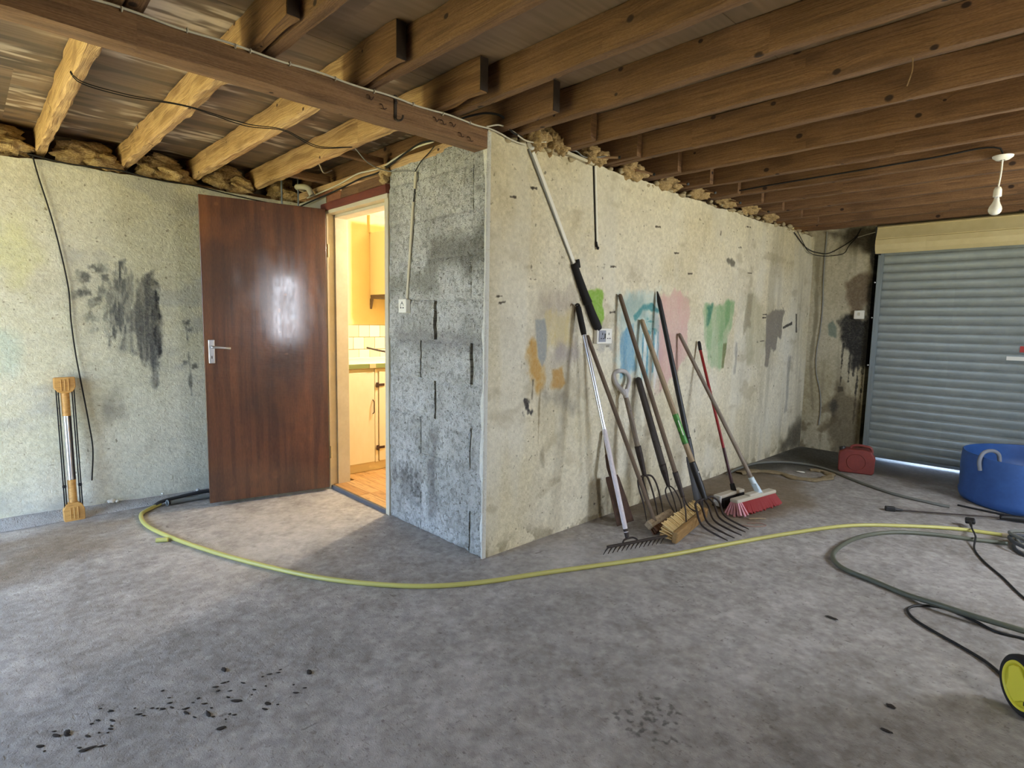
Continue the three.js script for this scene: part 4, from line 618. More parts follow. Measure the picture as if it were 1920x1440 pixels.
// ------------------------------------------------------------------ roller shutter in the back wall
{
  const s = thing('roller_shutter', 'grey metal roller shutter with horizontal slats under a cream coil cover', 'roller shutter', [1.8, 0, -L]);
  const x0 = 0.632, x1 = 2.9, z = -4.365, n = 25, pit_ = 0.0785;
  const prof = []; for (let i = 0; i <= 14; i++) { const t = i / 14; prof.push([t * pit_, t < 0.1 ? -0.004 + 0.04 * t : t > 0.86 ? 0.0058 - 0.07 * (t - 0.86) : 0.001 + 0.006 * Math.sin((t - 0.1) / 0.76 * Math.PI * 0.72)]); }
  const slat = () => { const pos = [], idx = []; prof.forEach(([y, d]) => { for (const x of [x0, x1]) pos.push(x, y, z + d); }); prof.forEach(([y, d]) => { for (const x of [x0, x1]) pos.push(x, y, z + d - 0.004); }); const m = prof.length * 2; for (let i = 0; i < prof.length - 1; i++) { const a = i * 2; idx.push(a, a + 1, a + 2, a + 1, a + 3, a + 2); const b = a + m; idx.push(b, b + 2, b + 1, b + 1, b + 2, b + 3); } const g = new THREE.BufferGeometry(); g.setAttribute('position', new THREE.Float32BufferAttribute(pos, 3)); g.setIndex(idx); g.computeVertexNormals(); return g; };
  for (let i = 0; i < n; i++) mesh(s, 'slat', boxUV(slat().translate(0, 0.045 + i * pit_, 0), 0.6).applyMatrix4(new THREE.Matrix4()), M.slat);
  mesh(s, 'bottom_bar', box(x0, x1, 0.022, 0.05, z - 0.012, z + 0.014, 0.003), M.galv);
  mesh(s, 'guide_rail', [box(0.600, 0.612, 0.0, 2.0, z - 0.178, z + 0.03, 0.002), box(0.612, 0.645, 0.0, 2.0, z + 0.018, z + 0.03, 0.002), box(0.612, 0.645, 0.0, 2.0, z - 0.04, z - 0.03, 0.002)], M.galv);
  for (const y of [0.9, 1.35, 1.68]) mesh(s, 'fixing_bolt', lathe([[0, 0.008], [0.007, 0.006], [0.008, 0]], V(0.588, y, z + 0.02), V(0, 0, 1), 10), M.alu);
  // coil cover: a bent sheet, its upper and lower face meeting in a shallow ridge, with a lip top and bottom
  const cv = new THREE.Shape(); [[-4.36, 2.17], [-4.17, 2.17], [-4.155, 2.158], [-4.165, 2.152], [-4.145, 2.09], [-4.132, 2.055], [-4.136, 2.05], [-4.128, 2.045], [-4.125, 2.0], [-4.135, 1.955], [-4.16, 1.925], [-4.17, 1.925], [-4.30, 1.95], [-4.36, 1.97]].forEach(([a, b], i) => i ? cv.lineTo(a, b) : cv.moveTo(a, b));
  const cg = new THREE.ExtrudeGeometry(cv, { depth: 2.35, bevelEnabled: false }); cg.applyMatrix4(new THREE.Matrix4().makeBasis(V(0, 0, 1), V(0, 1, 0), V(-1, 0, 0)).setPosition(2.97, 0, 0));
  mesh(s, 'coil_cover', boxUV(cg, 1), M.cream);
  mesh(s, 'end_plate', box(0.608, 0.62, 1.93, 2.165, -4.36, -4.15), M.black);
  mesh(s, 'warning_sticker', box(1.668, 1.72, 1.075, 1.125, z + 0.0125, z + 0.0135), std({ color: 0xb53a34, roughness: 0.6 }), 'small red sticker');
  mesh(s, 'label_strip', box(1.59, 1.78, 1.006, 1.038, z + 0.0125, z + 0.0135), M.white, 'white label strip');
}
const plate = (x, y, z, ax) => { };
// ------------------------------------------------------------------ cables, conduits, fittings
{
  const beamCable = thing('clipped_cable', 'white cable clipped along the top edge of the ceiling beam', 'cable', [0.01, 2.17, 0.9]);
  const bc = []; for (let i = 0; i <= 26; i++) { const z = 2.2 - i * 0.0846; bc.push(V(0.007, 2.176 + 0.003 * Math.sin(i * 1.7), z)); } bc.push(V(0.012, 2.17, -0.06), V(0.014, 2.155, -0.14), V(0.014, 2.15, -0.24));
  mesh(beamCable, 'sheath', tube(bc, 0.0042, 160, 8), M.wireWhite);
  [1.72, 1.5, 1.32, 1.17, 1.12, 0.98, 0.80, 0.63, 0.44, 0.28, 0.12].forEach((z) => mesh(beamCable, 'cable_clip', along(new THREE.TorusGeometry(0.0065, 0.0024, 8, 14).rotateX(Math.PI / 2), V(0.007, 2.175, z), V(0, 0, 1)), M.wireWhite));
  const hook = thing('beam_hook', 'black iron strap with a hook screwed to the ceiling beam', 'hook', [0.01, 2.08, 0.526]);
  mesh(hook, 'strap', box(0.0, 0.006, 2.098, 2.19, 0.519, 0.533, 0.002), M.steelDark);
  mesh(hook, 'hook_bend', tube([V(0.004, 2.10, 0.53), V(0.01, 2.088, 0.524), V(0.022, 2.085, 0.516), V(0.03, 2.094, 0.508), V(0.03, 2.106, 0.506)], 0.0045, 20, 8), M.steelDark);
  mesh(hook, 'screw', lathe([[0, 0.006], [0.007, 0.004], [0.008, 0]], V(0.006, 2.16, 0.526), V(1, 0, 0), 10), M.steelDark);

  single('twin_cable', 'black twin cable sagging under the joists of the left bay', 'cable', [tube([V(-0.75, 2.20, 1.54), V(-0.75, 2.175, 1.52), V(-0.76, 2.165, 1.36), V(-0.74, 2.172, 1.13), V(-0.765, 2.165, 0.86), V(-0.74, 2.172, 0.70), V(-0.80, 2.15, 0.49), V(-0.75, 2.172, 0.32)], 0.0022, 70, 7), tube([V(-0.762, 2.20, 1.54), V(-0.762, 2.172, 1.52), V(-0.772, 2.16, 1.36), V(-0.75, 2.172, 1.13), V(-0.777, 2.158, 0.86), V(-0.75, 2.17, 0.70), V(-0.812, 2.146, 0.49), V(-0.758, 2.172, 0.32)], 0.0022, 70, 7)], M.blackMatt);
  single('thin_wire', 'thin grey wire dropping from the last left joist to the block pillar', 'wire', tube([V(-0.755, 2.17, 0.30), V(-0.80, 2.125, 0.2), V(-0.86, 2.12, 0.06), V(-0.82, 2.11, 0.018), V(-0.72, 2.10, 0.012), V(-0.61, 2.078, 0.01)], 0.003, 40, 6), M.grey);
  single('thin_wire', 'thin dark wire rising from the pillar conduit to the beam', 'wire', tube([V(-0.61, 2.078, 0.01), V(-0.55, 2.12, 0.012), V(-0.47, 2.155, 0.012), V(-0.40, 2.17, 0.03)], 0.003, 24, 6), M.blackMatt);
  single('head_cable', 'black cable strung along the timbers above the kitchen door', 'cable', tube([V(-2.1, 2.06, 0.05), V(-1.9, 2.085, 0.03), V(-1.7, 2.10, 0.02), V(-1.45, 2.115, 0.018), V(-1.2, 2.135, 0.018), V(-1.0, 2.135, 0.018), V(-0.88, 2.15, 0.02), V(-0.7, 2.19, 0.02), V(-0.55, 2.215, 0.02), V(-0.40, 2.20, 0.03)], 0.0055, 60, 8), M.blackMatt);
  single('head_cable', 'white cable running above the kitchen door beside the black one', 'cable', tube([V(-2.0, 2.125, 0.012), V(-1.75, 2.135, 0.01), V(-1.5, 2.15, 0.008), V(-1.25, 2.175, 0.008), V(-1.1, 2.165, 0.012), V(-0.95, 2.16, 0.014), V(-0.8, 2.185, 0.014), V(-0.6, 2.205, 0.014), V(-0.42, 2.20, 0.02)], 0.005, 60, 8), M.wireWhite);
  single('loop_wire', 'loose pale wire looping between two joists by the door head', 'wire', tube([V(-1.35, 2.28, 0.27), V(-1.4, 2.22, 0.2), V(-1.5, 2.2, 0.12), V(-1.55, 2.24, 0.04)], 0.004, 24, 6), M.wireWhite);
  single('waste_pipe', 'short white plastic pipe elbow in the dark corner above the door', 'pipe', tube([V(-2.10, 2.2, -0.02), V(-2.05, 2.2, 0.06), V(-1.98, 2.19, 0.085), V(-1.88, 2.17, 0.06), V(-1.86, 2.12, 0.04)], 0.02, 24, 12), M.offWhite);
  for (const [z, l] of [[0.20, 'thin steel rod standing above the door leaf, nearer the left wall'], [0.08, 'thin steel rod standing above the door leaf, nearer the hinge']]) single('threaded_rod', l, 'rod', rod(V(-2.0, 2.04, z), V(-2.0, CEIL, z), 0.006), M.galv);
  single('arched_cable', 'black cable arching over the wall corner between two joists', 'cable', tube([V(-0.28, 2.2, 0.13), V(-0.1, 2.225, 0.09), V(0.0, 2.245, 0.02), V(0.03, 2.245, -0.05), V(0.04, 2.225, -0.085), V(0.045, 2.185, -0.11), V(0.03, 2.178, -0.2)], 0.0055, 40, 8), M.blackMatt);
  single('corner_wire', 'pale wire curling over the top of the partition wall', 'wire', tube([V(0.01, 2.18, 0.02), V(0.03, 2.2, -0.05), V(0.04, 2.185, -0.13), V(0.035, 2.165, -0.22), V(0.04, 2.17, -0.3), V(0.05, 2.185, -0.36)], 0.004, 30, 6), M.wireWhite);
  // left wall cable
  single('hanging_cable', 'black cable hanging down the left wall past the sprung exerciser', 'cable', tube([V(-2.19, 2.14, 1.555), V(-2.186, 2.05, 1.54), V(-2.186, 1.771, 1.482), V(-2.188, 1.4, 1.43), V(-2.188, 1.209, 1.427), V(-2.184, 1.0, 1.415), V(-2.18, 0.849, 1.4), V(-2.17, 0.58, 1.373), V(-2.17, 0.408, 1.36), V(-2.18, 0.204, 1.373)], 0.004, 80, 8), M.blackMatt);
  single('eaves_cable', 'black cable lying along the broken top of the left wall', 'cable', tube([V(-2.185, 2.15, 1.58), V(-2.18, 2.13, 1.4), V(-2.175, 2.14, 1.15), V(-2.18, 2.12, 0.95), V(-2.175, 2.118, 0.72), V(-2.18, 2.10, 0.5), V(-2.18, 2.08, 0.2)], 0.0042, 50, 8), M.blackMatt);
  // pillar conduit and socket
  const pc = thing('pillar_conduit', 'narrow white conduit with a bare gap running down the block pillar', 'conduit', [-0.65, 1.37, 0.01]);
  const strip = (a, b, w, t) => along(new RoundedBoxGeometry(w, a.distanceTo(b), t, 2, t * 0.3).translate(0, a.distanceTo(b) / 2, 0), a, b.clone().sub(a));
  mesh(pc, 'upper_length', strip(V(-0.617, 1.985, 0.008), V(-0.605, 2.077, 0.008), 0.017, 0.010), M.offWhite);
  mesh(pc, 'lower_length', strip(V(-0.697, 1.36, 0.008), V(-0.63, 1.915, 0.008), 0.017, 0.010), M.offWhite);
  mesh(pc, 'bare_wire', tube([V(-0.617, 1.99, 0.006), V(-0.622, 1.95, 0.007), V(-0.631, 1.91, 0.006)], 0.004, 8, 6), M.blackMatt);
  const ls = thing('pillar_socket', 'small white surface socket at the foot of the pillar conduit', 'socket', [-0.706, 1.285, 0.02]);
  mesh(ls, 'box', new RoundedBoxGeometry(0.082, 0.082, 0.034, 2, 0.006).translate(-0.706, 1.328, 0.019), M.white);
  for (const [a, b, w_, h_] of [[-0.706, 1.345, 0.006, 0.014], [-0.718, 1.316, 0.012, 0.006], [-0.694, 1.316, 0.012, 0.006]]) mesh(ls, 'pin_hole', new THREE.BoxGeometry(w_, h_, 0.002).translate(a, b, 0.036), M.black);
  mesh(ls, 'cover_curve', along(new THREE.TorusGeometry(0.016, 0.0015, 6, 20, 4), V(-0.706, 1.328, 0.0365), UPY), M.grey);
  // partition conduits
  const dc = thing('diagonal_conduit', 'white conduit slanting down the partition wall to the black sleeve', 'conduit', [0.01, 1.57, -0.45]);
  const sx = (a, b, w, t, m, nme, lab) => mesh(dc, nme, along(new RoundedBoxGeometry(w, a.distanceTo(b), t, 2, t * 0.3).translate(0, a.distanceTo(b) / 2, 0), a, b.clone().sub(a), V(0, 0, 1)), m, lab);
  sx(V(0.009, 1.565, -0.672), V(0.009, 2.13, -0.30), 0.024, 0.016, M.white, 'trunking');
  sx(V(0.007, 1.585, -0.648), V(0.007, 2.14, -0.272), 0.009, 0.012, M.grey, 'bare_cable', 'grey cable beside the trunking');
  const sv = thing('cable_sleeve', 'black taped sleeve on the wall leading down to the double socket', 'sleeve', [0.02, 1.22, -0.78]);
  mesh(sv, 'upper_wrap', taper([V(0.016, 1.585, -0.652), V(0.018, 1.50, -0.70), V(0.02, 1.41, -0.755), V(0.02, 1.365, -0.785)], [0.019, 0.022, 0.024, 0.027], 10), M.blackMatt);
  mesh(sv, 'lower_wrap', taper([V(0.02, 1.385, -0.775), V(0.022, 1.31, -0.82), V(0.02, 1.25, -0.865), V(0.016, 1.215, -0.895)], [0.021, 0.024, 0.027, 0.025], 10), M.blackMatt);
  mesh(sv, 'loose_flap', along(new RoundedBoxGeometry(0.022, 0.05, 0.012, 2, 0.003), V(0.018, 1.587, -0.688), V(0, 1, 0.3), V(0, 0, 1)), M.blackMatt);
  single('round_cover', 'round white cable cover at the top of the diagonal conduit', 'cover', lathe([[0, 0.014], [0.026, 0.012], [0.034, 0.006], [0.036, 0]], V(0.004, 2.175, -0.30), V(1, 0, 0), 28), M.white);
  const vc = thing('vertical_conduit', 'short vertical conduit with a black cable on the partition wall', 'conduit', [0.008, 1.71, -0.85]);
  const vx = (z0, y0, z1, y1, w, t, m, n_) => { const a = V(t / 2 + 0.001, y0, z0), b = V(t / 2 + 0.001, y1, z1); mesh(vc, n_, along(new RoundedBoxGeometry(w, a.distanceTo(b), t, 2, t * 0.3).translate(0, a.distanceTo(b) / 2, 0), a, b.clone().sub(a), V(0, 0, 1)), m); };
  vx(-0.870, 1.71, -0.826, 2.16, 0.015, 0.012, M.white, 'trunking'); vx(-0.862, 1.70, -0.815, 2.16, 0.005, 0.007, M.blackMatt, 'cable');
  mesh(vc, 'cable_end', tube([V(0.008, 1.73, -0.86), V(0.014, 1.70, -0.864), V(0.012, 1.69, -0.875), V(0.006, 1.70, -0.883)], 0.006, 12, 8), M.blackMatt);
  const hc = thing('top_conduit', 'short white conduit lying along the top of the partition wall', 'conduit', [0.01, 2.16, -0.68]);
  { const a = V(0.014, 2.18, -0.56), b = V(0.014, 2.165, -0.80); mesh(hc, 'trunking', along(new RoundedBoxGeometry(0.018, a.distanceTo(b), 0.022, 2, 0.003).translate(0, a.distanceTo(b) / 2, 0), a, b.clone().sub(a), UPY), M.offWhite); mesh(hc, 'loose_wire', tube([V(0.02, 2.19, -0.57), V(0.026, 2.20, -0.63), V(0.024, 2.185, -0.70), V(0.05, 2.19, -0.77), V(0.09, 2.2, -0.82)], 0.004, 24, 6), M.grey); }
  // double socket
  const ds = thing('double_socket', 'grey and white double socket in a white frame on the partition wall', 'socket', [0.02, 1.12, -0.95]);
  mesh(ds, 'back_box', box(0, 0.03, 1.122, 1.216, -1.022, -0.872, 0.005), M.white);
  mesh(ds, 'grey_plate', box(0.03, 0.0335, 1.134, 1.204, -0.952, -0.886, 0.001), std({ color: 0x8e9096, roughness: 0.5 }), 'grey socket plate');
  mesh(ds, 'white_plate', box(0.03, 0.0335, 1.134, 1.204, -1.012, -0.954, 0.001), M.white, 'white socket plate');
  for (const zc of [-0.919, -0.983]) for (const [dy, dz, w_, h_] of [[0.014, 0, 0.005, 0.014], [-0.014, -0.011, 0.011, 0.005], [-0.014, 0.011, 0.011, 0.005]]) mesh(ds, 'pin_hole', new THREE.BoxGeometry(0.002, h_, w_).translate(0.0338, 1.169 + dy, zc + dz), M.black);
  mesh(ds, 'rocker', box(0.0335, 0.037, 1.155, 1.185, -0.948, -0.94, 0.001), M.black, 'dark rocker switch');
  // box and wires by the shutter
  const wb = thing('wall_switch', 'white switch box on the sooty wall beside the roller shutter', 'switch', [0.465, 1.335, -L]);
  mesh(wb, 'box', box(0.422, 0.508, 1.337, 1.421, -L, -L + 0.04, 0.008), M.white); mesh(wb, 'rocker', box(0.455, 0.475, 1.37, 1.40, -L + 0.04, -L + 0.046, 0.002), M.offWhite);
  single('wall_cable', 'grey cable wandering down the wall left of the roller shutter', 'cable', tube([V(0.114, 2.2, -L + 0.006), V(0.114, 2.06, -L + 0.006), V(0.112, 1.95, -L + 0.007), V(0.115, 1.7, -L + 0.007), V(0.125, 1.45, -L + 0.007), V(0.118, 1.2, -L + 0.007), V(0.10, 1.0, -L + 0.007), V(0.11, 0.8, -L + 0.007), V(0.16, 0.6, -L + 0.007), V(0.18, 0.42, -L + 0.007), V(0.17, 0.25, -L + 0.007)], 0.005, 60, 6), M.grey);
  single('drooping_wire', 'dark wire drooping across the far corner under the joists', 'wire', tube([V(0.01, 2.14, -3.85), V(0.012, 2.08, -4.0), V(0.02, 2.02, -4.2), V(0.05, 2.0, -4.39), V(0.13, 1.985, -L + 0.01), V(0.24, 2.03, -L + 0.01), V(0.38, 2.13, -L + 0.01), V(0.42, 2.2, -L + 0.02)], 0.004, 50, 6), M.blackMatt);
  single('drooping_wire', 'second dark wire hanging lower across the far corner', 'wire', tube([V(0.022, 2.15, -3.9), V(0.024, 2.05, -4.08), V(0.032, 2.0, -4.15), V(0.04, 1.975, -4.3), V(0.08, 1.965, -4.39), V(0.2, 1.96, -L + 0.02), V(0.29, 1.98, -L + 0.012), V(0.32, 2.04, -L + 0.012), V(0.4, 2.14, -L + 0.012)], 0.0035, 50, 6), M.blackMatt);
  single('thin_wire', 'thin pale wire stretched to the end of the shutter cover', 'wire', tube([V(0.40, 2.12, -L + 0.02), V(0.5, 2.125, -4.3), V(0.60, 2.13, -4.22)], 0.003, 12, 6), M.wireWhite);
  single('dangling_splinter', 'thin pale splinter dangling from a garage joist', 'splinter', tube([V(1.62, 2.195, -0.56), V(1.622, 2.15, -0.56), V(1.61, 2.10, -0.56)], 0.0022, 10, 5), M.palePlain);
  single('joist_cable', 'dark cable clipped along a garage joist towards the light bulb', 'cable', tube([V(0.15, 2.215, -2.20), V(0.5, 2.222, -2.20), V(1.0, 2.226, -2.20), V(1.4, 2.232, -2.20), V(1.62, 2.24, -2.20), V(1.68, 2.225, -2.205), V(1.69, 2.20, -2.22)], 0.005, 50, 6), M.blackMatt);
}
// bulb
{
  const b = thing('pendant_bulb', 'bare unlit pearl bulb hanging on a white flex from a ceiling rose', 'light bulb', [1.69, 1.87, -2.24]);
  const x = 1.69, z = -2.235;
  mesh(b, 'ceiling_rose', lathe([[0.012, -0.022], [0.03, -0.020], [0.045, -0.008], [0.047, 0.0]], V(x, 2.19, z), UPY, 28), M.white);
  mesh(b, 'flex', tube([V(x, 2.17, z), V(x - 0.001, 2.1, z), V(x - 0.006, 2.03, z)], 0.0042, 14, 8), M.white);
  mesh(b, 'lamp_holder', lathe([[0.004, 0.055], [0.012, 0.052], [0.0175, 0.04], [0.0185, 0.034], [0.0172, 0.0335], [0.0185, 0.033], [0.0195, 0.004], [0.018, 0], [0, 0]], V(x - 0.007, 1.975, z), UPY, 24), M.white);
  mesh(b, 'cap', lathe([[0.011, 0], [0.0125, 0.012], [0.011, 0.014]], V(x - 0.008, 1.963, z), UPY, 20), M.alu);
  mesh(b, 'glass', lathe([[0, 0], [0.012, 0.001], [0.022, 0.007], [0.029, 0.018], [0.031, 0.03], [0.028, 0.044], [0.02, 0.06], [0.0145, 0.074], [0.0125, 0.088]], V(x - 0.012, 1.878, z), V(0.05, 1, 0), 28), phy({ color: 0xf2efe2, roughness: 0.18, clearcoat: 0.6, transmission: 0.2, thickness: 0 }), 'pearl glass envelope');
}
// glass wool stuffed between the joists, pipe stubs
{
  const ord = ['first', 'second', 'third', 'fourth', 'fifth', 'sixth', 'seventh', 'eighth', 'ninth'];
  const woolAt = (name, label, pts, group) => single(name, label, 'insulation', pts.map(([x, y, z, rx, ry, rz]) => lump(V(x, y, z), rx, ry, rz, 0.8, 2.6, 4)), M.wool, group);
  [[1.72, 0.12], [1.28, 0.13], [0.88, 0.12], [0.47, 0.12], [0.08, 0.1]].forEach(([z, r], i) => woolAt('insulation_tuft', `yellow glass wool above the left wall, in the ${ord[i]} joist gap from the picture edge`, [[-2.27, 2.20, z + r * 0.5, 0.05, 0.06, r * 0.75], [-2.25, 2.18, z - r * 0.5, 0.06, 0.05, r * 0.8], [-2.29, 2.25, z, 0.05, 0.05, r * 0.9]]));
  [[-0.325, 0.06, 0.07], [-0.475, 0.06, 0.06], [-0.80, 0.09, 0.05], [-1.19, 0.10, 0.05], [-1.62, 0.10, 0.045], [-2.03, 0.10, 0.04], [-2.45, 0.09, 0.04], [-2.85, 0.09, 0.04], [-3.25, 0.1, 0.035]].forEach(([z, r, h], i) => woolAt('insulation_tuft', `glass wool bulging over the partition wall, ${ord[i]} tuft from the pillar corner`, [[0.0, 2.205, z + r * 0.4, 0.06, h, r * 0.6], [0.015, 2.20, z - r * 0.4, 0.055, h * 0.8, r * 0.7], [-0.04, 2.23, z, 0.06, h, r * 0.8]]));
  const pip = [[-0.767, -0.838, 2.194, 2.197], [-1.162, -1.205, 2.211, 2.171], [-1.712, -1.643, 2.222, 2.184], [-2.083, -2.018, 2.23, 2.19], [-2.49, -2.414, 2.228, 2.18], [-2.954, -2.915, 2.228, 2.188]];
  pip.forEach(([z0, z1, y0, y1], i) => { const t = thing('pipe_stub', `thin copper pipe end poking out over the partition, ${ord[i]} from the pillar`, 'pipe', [0.07, 2.17, (z0 + z1) / 2]); const a = V(0.0, y0 + 0.003, z0), b = V(0.15, y1 - 0.008, z1 + (z1 - z0) * 0.25); mesh(t, 'tube', rod(a, b, 0.0065, 0.0065, 12), std({ color: 0xb09070, metalness: 0.4, roughness: 0.6 })); mesh(t, 'open_end', rod(b, b.clone().addScaledVector(b.clone().sub(a).normalize(), 0.012), 0.0082, 0.0082, 12), M.black); });
  woolAt('insulation_tuft', 'pale wad of wool hanging over the kitchen door lintel', [[-0.93, 2.12, 0.01, 0.04, 0.035, 0.03], [-0.92, 2.085, 0.015, 0.025, 0.03, 0.025]]);
}

// ------------------------------------------------------------------ garden tools leaning on the partition wall
const mixV = (a, b, t) => a.clone().lerp(b, t);
function handle(a, b, r0, r1, bow = 0.004, sd = 1) { const pts = [], rs = []; for (let i = 0; i <= 8; i++) { const t = i / 8, p = mixV(a, b, t); p.x += bow * Math.sin(t * Math.PI) * (hash1(sd) - 0.3); p.z += bow * Math.sin(t * Math.PI * 1.5) * (hash1(sd + 3) - 0.5); pts.push(p); rs.push(lerp(r0, r1, t)); } return [taper(pts, rs, 14, 3), new THREE.SphereGeometry(r0, 12, 8).translate(pts[0].x, pts[0].y, pts[0].z)]; }
// a tine: from o, out sideways s along S, then l along D, sagging c along C
const tine = (o, S, D, C, s, l, c, r, tip = 0.35) => taper([o.clone(), o.clone().addScaledVector(S, s * 0.75).addScaledVector(D, 0.012), o.clone().addScaledVector(S, s).addScaledVector(D, l * 0.2).addScaledVector(C, c * 0.45), o.clone().addScaledVector(S, s).addScaledVector(D, l * 0.6).addScaledVector(C, c), o.clone().addScaledVector(S, s).addScaledVector(D, l).addScaledVector(C, c * 0.3)], [r * 1.15, r * 1.1, r, r * 0.9, r * tip], 8, 5);
// a dished blade: centre line from a along D, across S, hollow towards C; w(v) half width
function blade(a, D, S, C, l, w, dish, th = 0.003, nu = 10, nv = 14) {
  const pos = [], idx = [], m = (nu + 1) * (nv + 1), put = (k) => { for (let j = 0; j <= nv; j++) for (let i = 0; i <= nu; i++) { const v = j / nv, u = i / nu * 2 - 1, p = a.clone().addScaledVector(D, l * v).addScaledVector(S, u * w(v)).addScaledVector(C, dish * (u * u) * (1 - 0.5 * v) + k + 0.04 * l * v * v); pos.push(p.x, p.y, p.z); } };
  put(0); put(-th);
  for (let j = 0; j < nv; j++) for (let i = 0; i < nu; i++) { const q = j * (nu + 1) + i, r = q + nu + 1; idx.push(q, q + 1, r, r, q + 1, r + 1, q + m, r + m, q + 1 + m, r + m, r + 1 + m, q + 1 + m); }
  const side = (q, r) => idx.push(q, r, q + m, r, r + m, q + m);
  for (let j = 0; j < nv; j++) { side(j * (nu + 1), (j + 1) * (nu + 1)); side(j * (nu + 1) + nu, (j + 1) * (nu + 1) + nu); }
  for (let i = 0; i < nu; i++) { side(i, i + 1); side(nv * (nu + 1) + i, nv * (nu + 1) + i + 1); }
  let g = new THREE.BufferGeometry(); g.setAttribute('position', new THREE.Float32BufferAttribute(pos, 3)); g.setIndex(idx); g = g.toNonIndexed(); g.computeVertexNormals(); return boxUV(toCreasedNormals(g, 0.8), 0.4);
}
// rows of bristle tufts from a block: o corner, A along (len la), Bx across (len lb), D out (len ld)
function bristles(o, A, la, Bx, lb, D, ld, na, nb, r, flare = 0.15, m = 5) {
  const g = []; for (let i = 0; i < na; i++) for (let j = 0; j < nb; j++) { const u = (i + 0.5) / na, v = (j + 0.5) / nb, p = o.clone().addScaledVector(A, la * u).addScaledVector(Bx, lb * v), d = D.clone().addScaledVector(A, (u - 0.5) * flare * 1.4 + rr(-0.05, 0.05)).addScaledVector(Bx, (v - 0.5) * flare * 2 + rr(-0.06, 0.06)).normalize(); g.push(rod(p, p.clone().addScaledVector(d, ld * rr(0.9, 1.05)), r, r * 1.35, m)); }
  return g;
}
{ // bow rake with an aluminium pole
  const T = V(0.024, 1.335, -0.692), B = V(0.402, 0.085, -0.714), D = B.clone().sub(T).normalize();
  const t = thing('bow_rake', 'long garden rake with shiny aluminium pole and black grip, nearest the pillar', 'rake', [0.3, 0, -0.71], 'garden tools leaning on the partition wall');
  const mid = mixV(T, B, 0.55), pole = mesh(t, 'pole', rod(mixV(T, B, 0.10), mid, 0.0125, 0.0125, 18), M.alu, 'shiny aluminium upper pole');
  mesh(t, 'lower_pole', rod(mid, B, 0.0138, 0.0134, 18), M.polePaint = std({ map: noiseTex([228, 224, 224], [190, 172, 168], 64, 73), roughness: 0.5 }), 'white lower pole speckled with rust');
  mesh(t, 'grip', taper([T.clone().addScaledVector(D, -0.012), T, mixV(T, B, 0.05), mixV(T, B, 0.105), mixV(T, B, 0.125)], [0.011, 0.017, 0.0175, 0.0175, 0.015], 14), M.blackMatt, 'black rubber grip');
  mesh(t, 'hanging_hook', tube([T.clone(), T.clone().add(V(0.012, 0.014, 0.006)), T.clone().add(V(0.01, 0.02, 0.02)), T.clone().add(V(0.004, 0.012, 0.03))], 0.006, 14, 8), M.blackMatt);
  const E = B.clone().addScaledVector(D, 0.035); mesh(t, 'ferrule', rod(B.clone().addScaledVector(D, -0.02), E, 0.0145, 0.011, 14), M.steelDark);
  const b0 = V(0.412, 0.05, -0.53), b1 = V(0.530, 0.046, -0.93), bar = (u) => mixV(b0, b1, u);
  const head = mesh(t, 'head_bar', along(new RoundedBoxGeometry(0.012, b0.distanceTo(b1), 0.018, 2, 0.003).translate(0, b0.distanceTo(b1) / 2, 0), b0, b1.clone().sub(b0), UPY), M.steelDark);
  for (const u of [0.26, 0.50]) mesh(t, 'bow', taper([E, mixV(E, bar(u), 0.35).add(V(0, 0.006, (0.38 - u) * 0.16)), mixV(E, bar(u), 0.8).add(V(0, 0.004, (0.38 - u) * 0.10)), bar(u)], [0.006, 0.0055, 0.005, 0.005], 8), M.steelDark);
  for (let i = 0; i < 14; i++) { const p = bar((i + 0.3) / 13.6); mesh(head, 'tooth', taper([p, p.clone().add(V(-0.008, -0.018, 0.012)), p.clone().add(V(-0.012, -0.040, 0.030))], [0.0045, 0.004, 0.002], 6, 3), M.steelDark); }
}
{ // worn broom behind it
  const T = V(0.022, 1.164, -0.79), B = V(0.372, 0.055, -1.055), t = thing('worn_broom', 'old broom with brown wooden handle and worn-down rusty brown bristles', 'broom', [0.25, 0, -1.05], 'garden tools leaning on the partition wall');
  mesh(t, 'handle', handle(T, B, 0.0125, 0.013, 0.012, 5), M.brownHandle);
  const A = V(-0.12, 0, -1).normalize(), D = V(0.78, -0.6, 0.0).normalize(), N = A.clone().cross(D), o = V(0.372, 0.05, -0.985);
  mesh(t, 'head', along(new RoundedBoxGeometry(0.05, 0.32, 0.045, 3, 0.012).translate(0, 0.16, 0), o, A, D), M.ashHandle);
  mesh(t, 'bristles', bristles(o.clone().addScaledVector(D, 0.018).addScaledVector(N, -0.02).addScaledVector(A, 0.012), A, 0.29, N, 0.04, D, 0.042, 16, 3, 0.0055, 0.2), M.oldBristle).userData.kind = 'stuff';
}
{ // short spade
  const T = V(0.026, 0.56, -0.99), S0 = V(0.098, 0.30, -0.968), D = V(0.10, -0.298, -0.05).normalize(), S = V(0.04, 0, -1).normalize(), C = S.clone().cross(D).normalize(), t = thing('short_spade', 'short broken-handled spade with a dull brown blade behind the aluminium rake', 'spade', [0.14, 0, -0.985], 'garden tools leaning on the partition wall');
  mesh(t, 'handle', handle(T, mixV(T, S0, 0.55), 0.015, 0.017, 0.003, 9), std({ map: noiseTex([150, 120, 92], [76, 84, 44], 16, 103), roughness: 0.85 }));
  mesh(t, 'socket', taper([mixV(T, S0, 0.5), mixV(T, S0, 0.8), S0.clone().addScaledVector(D, 0.05)], [0.019, 0.020, 0.010], 12), M.rust);
  mesh(t, 'blade', blade(S0, D, S, C, 0.312, (v) => (0.062 + 0.022 * v) * sstep(-0.25, 0.06, v), -0.006), M.rust);
}
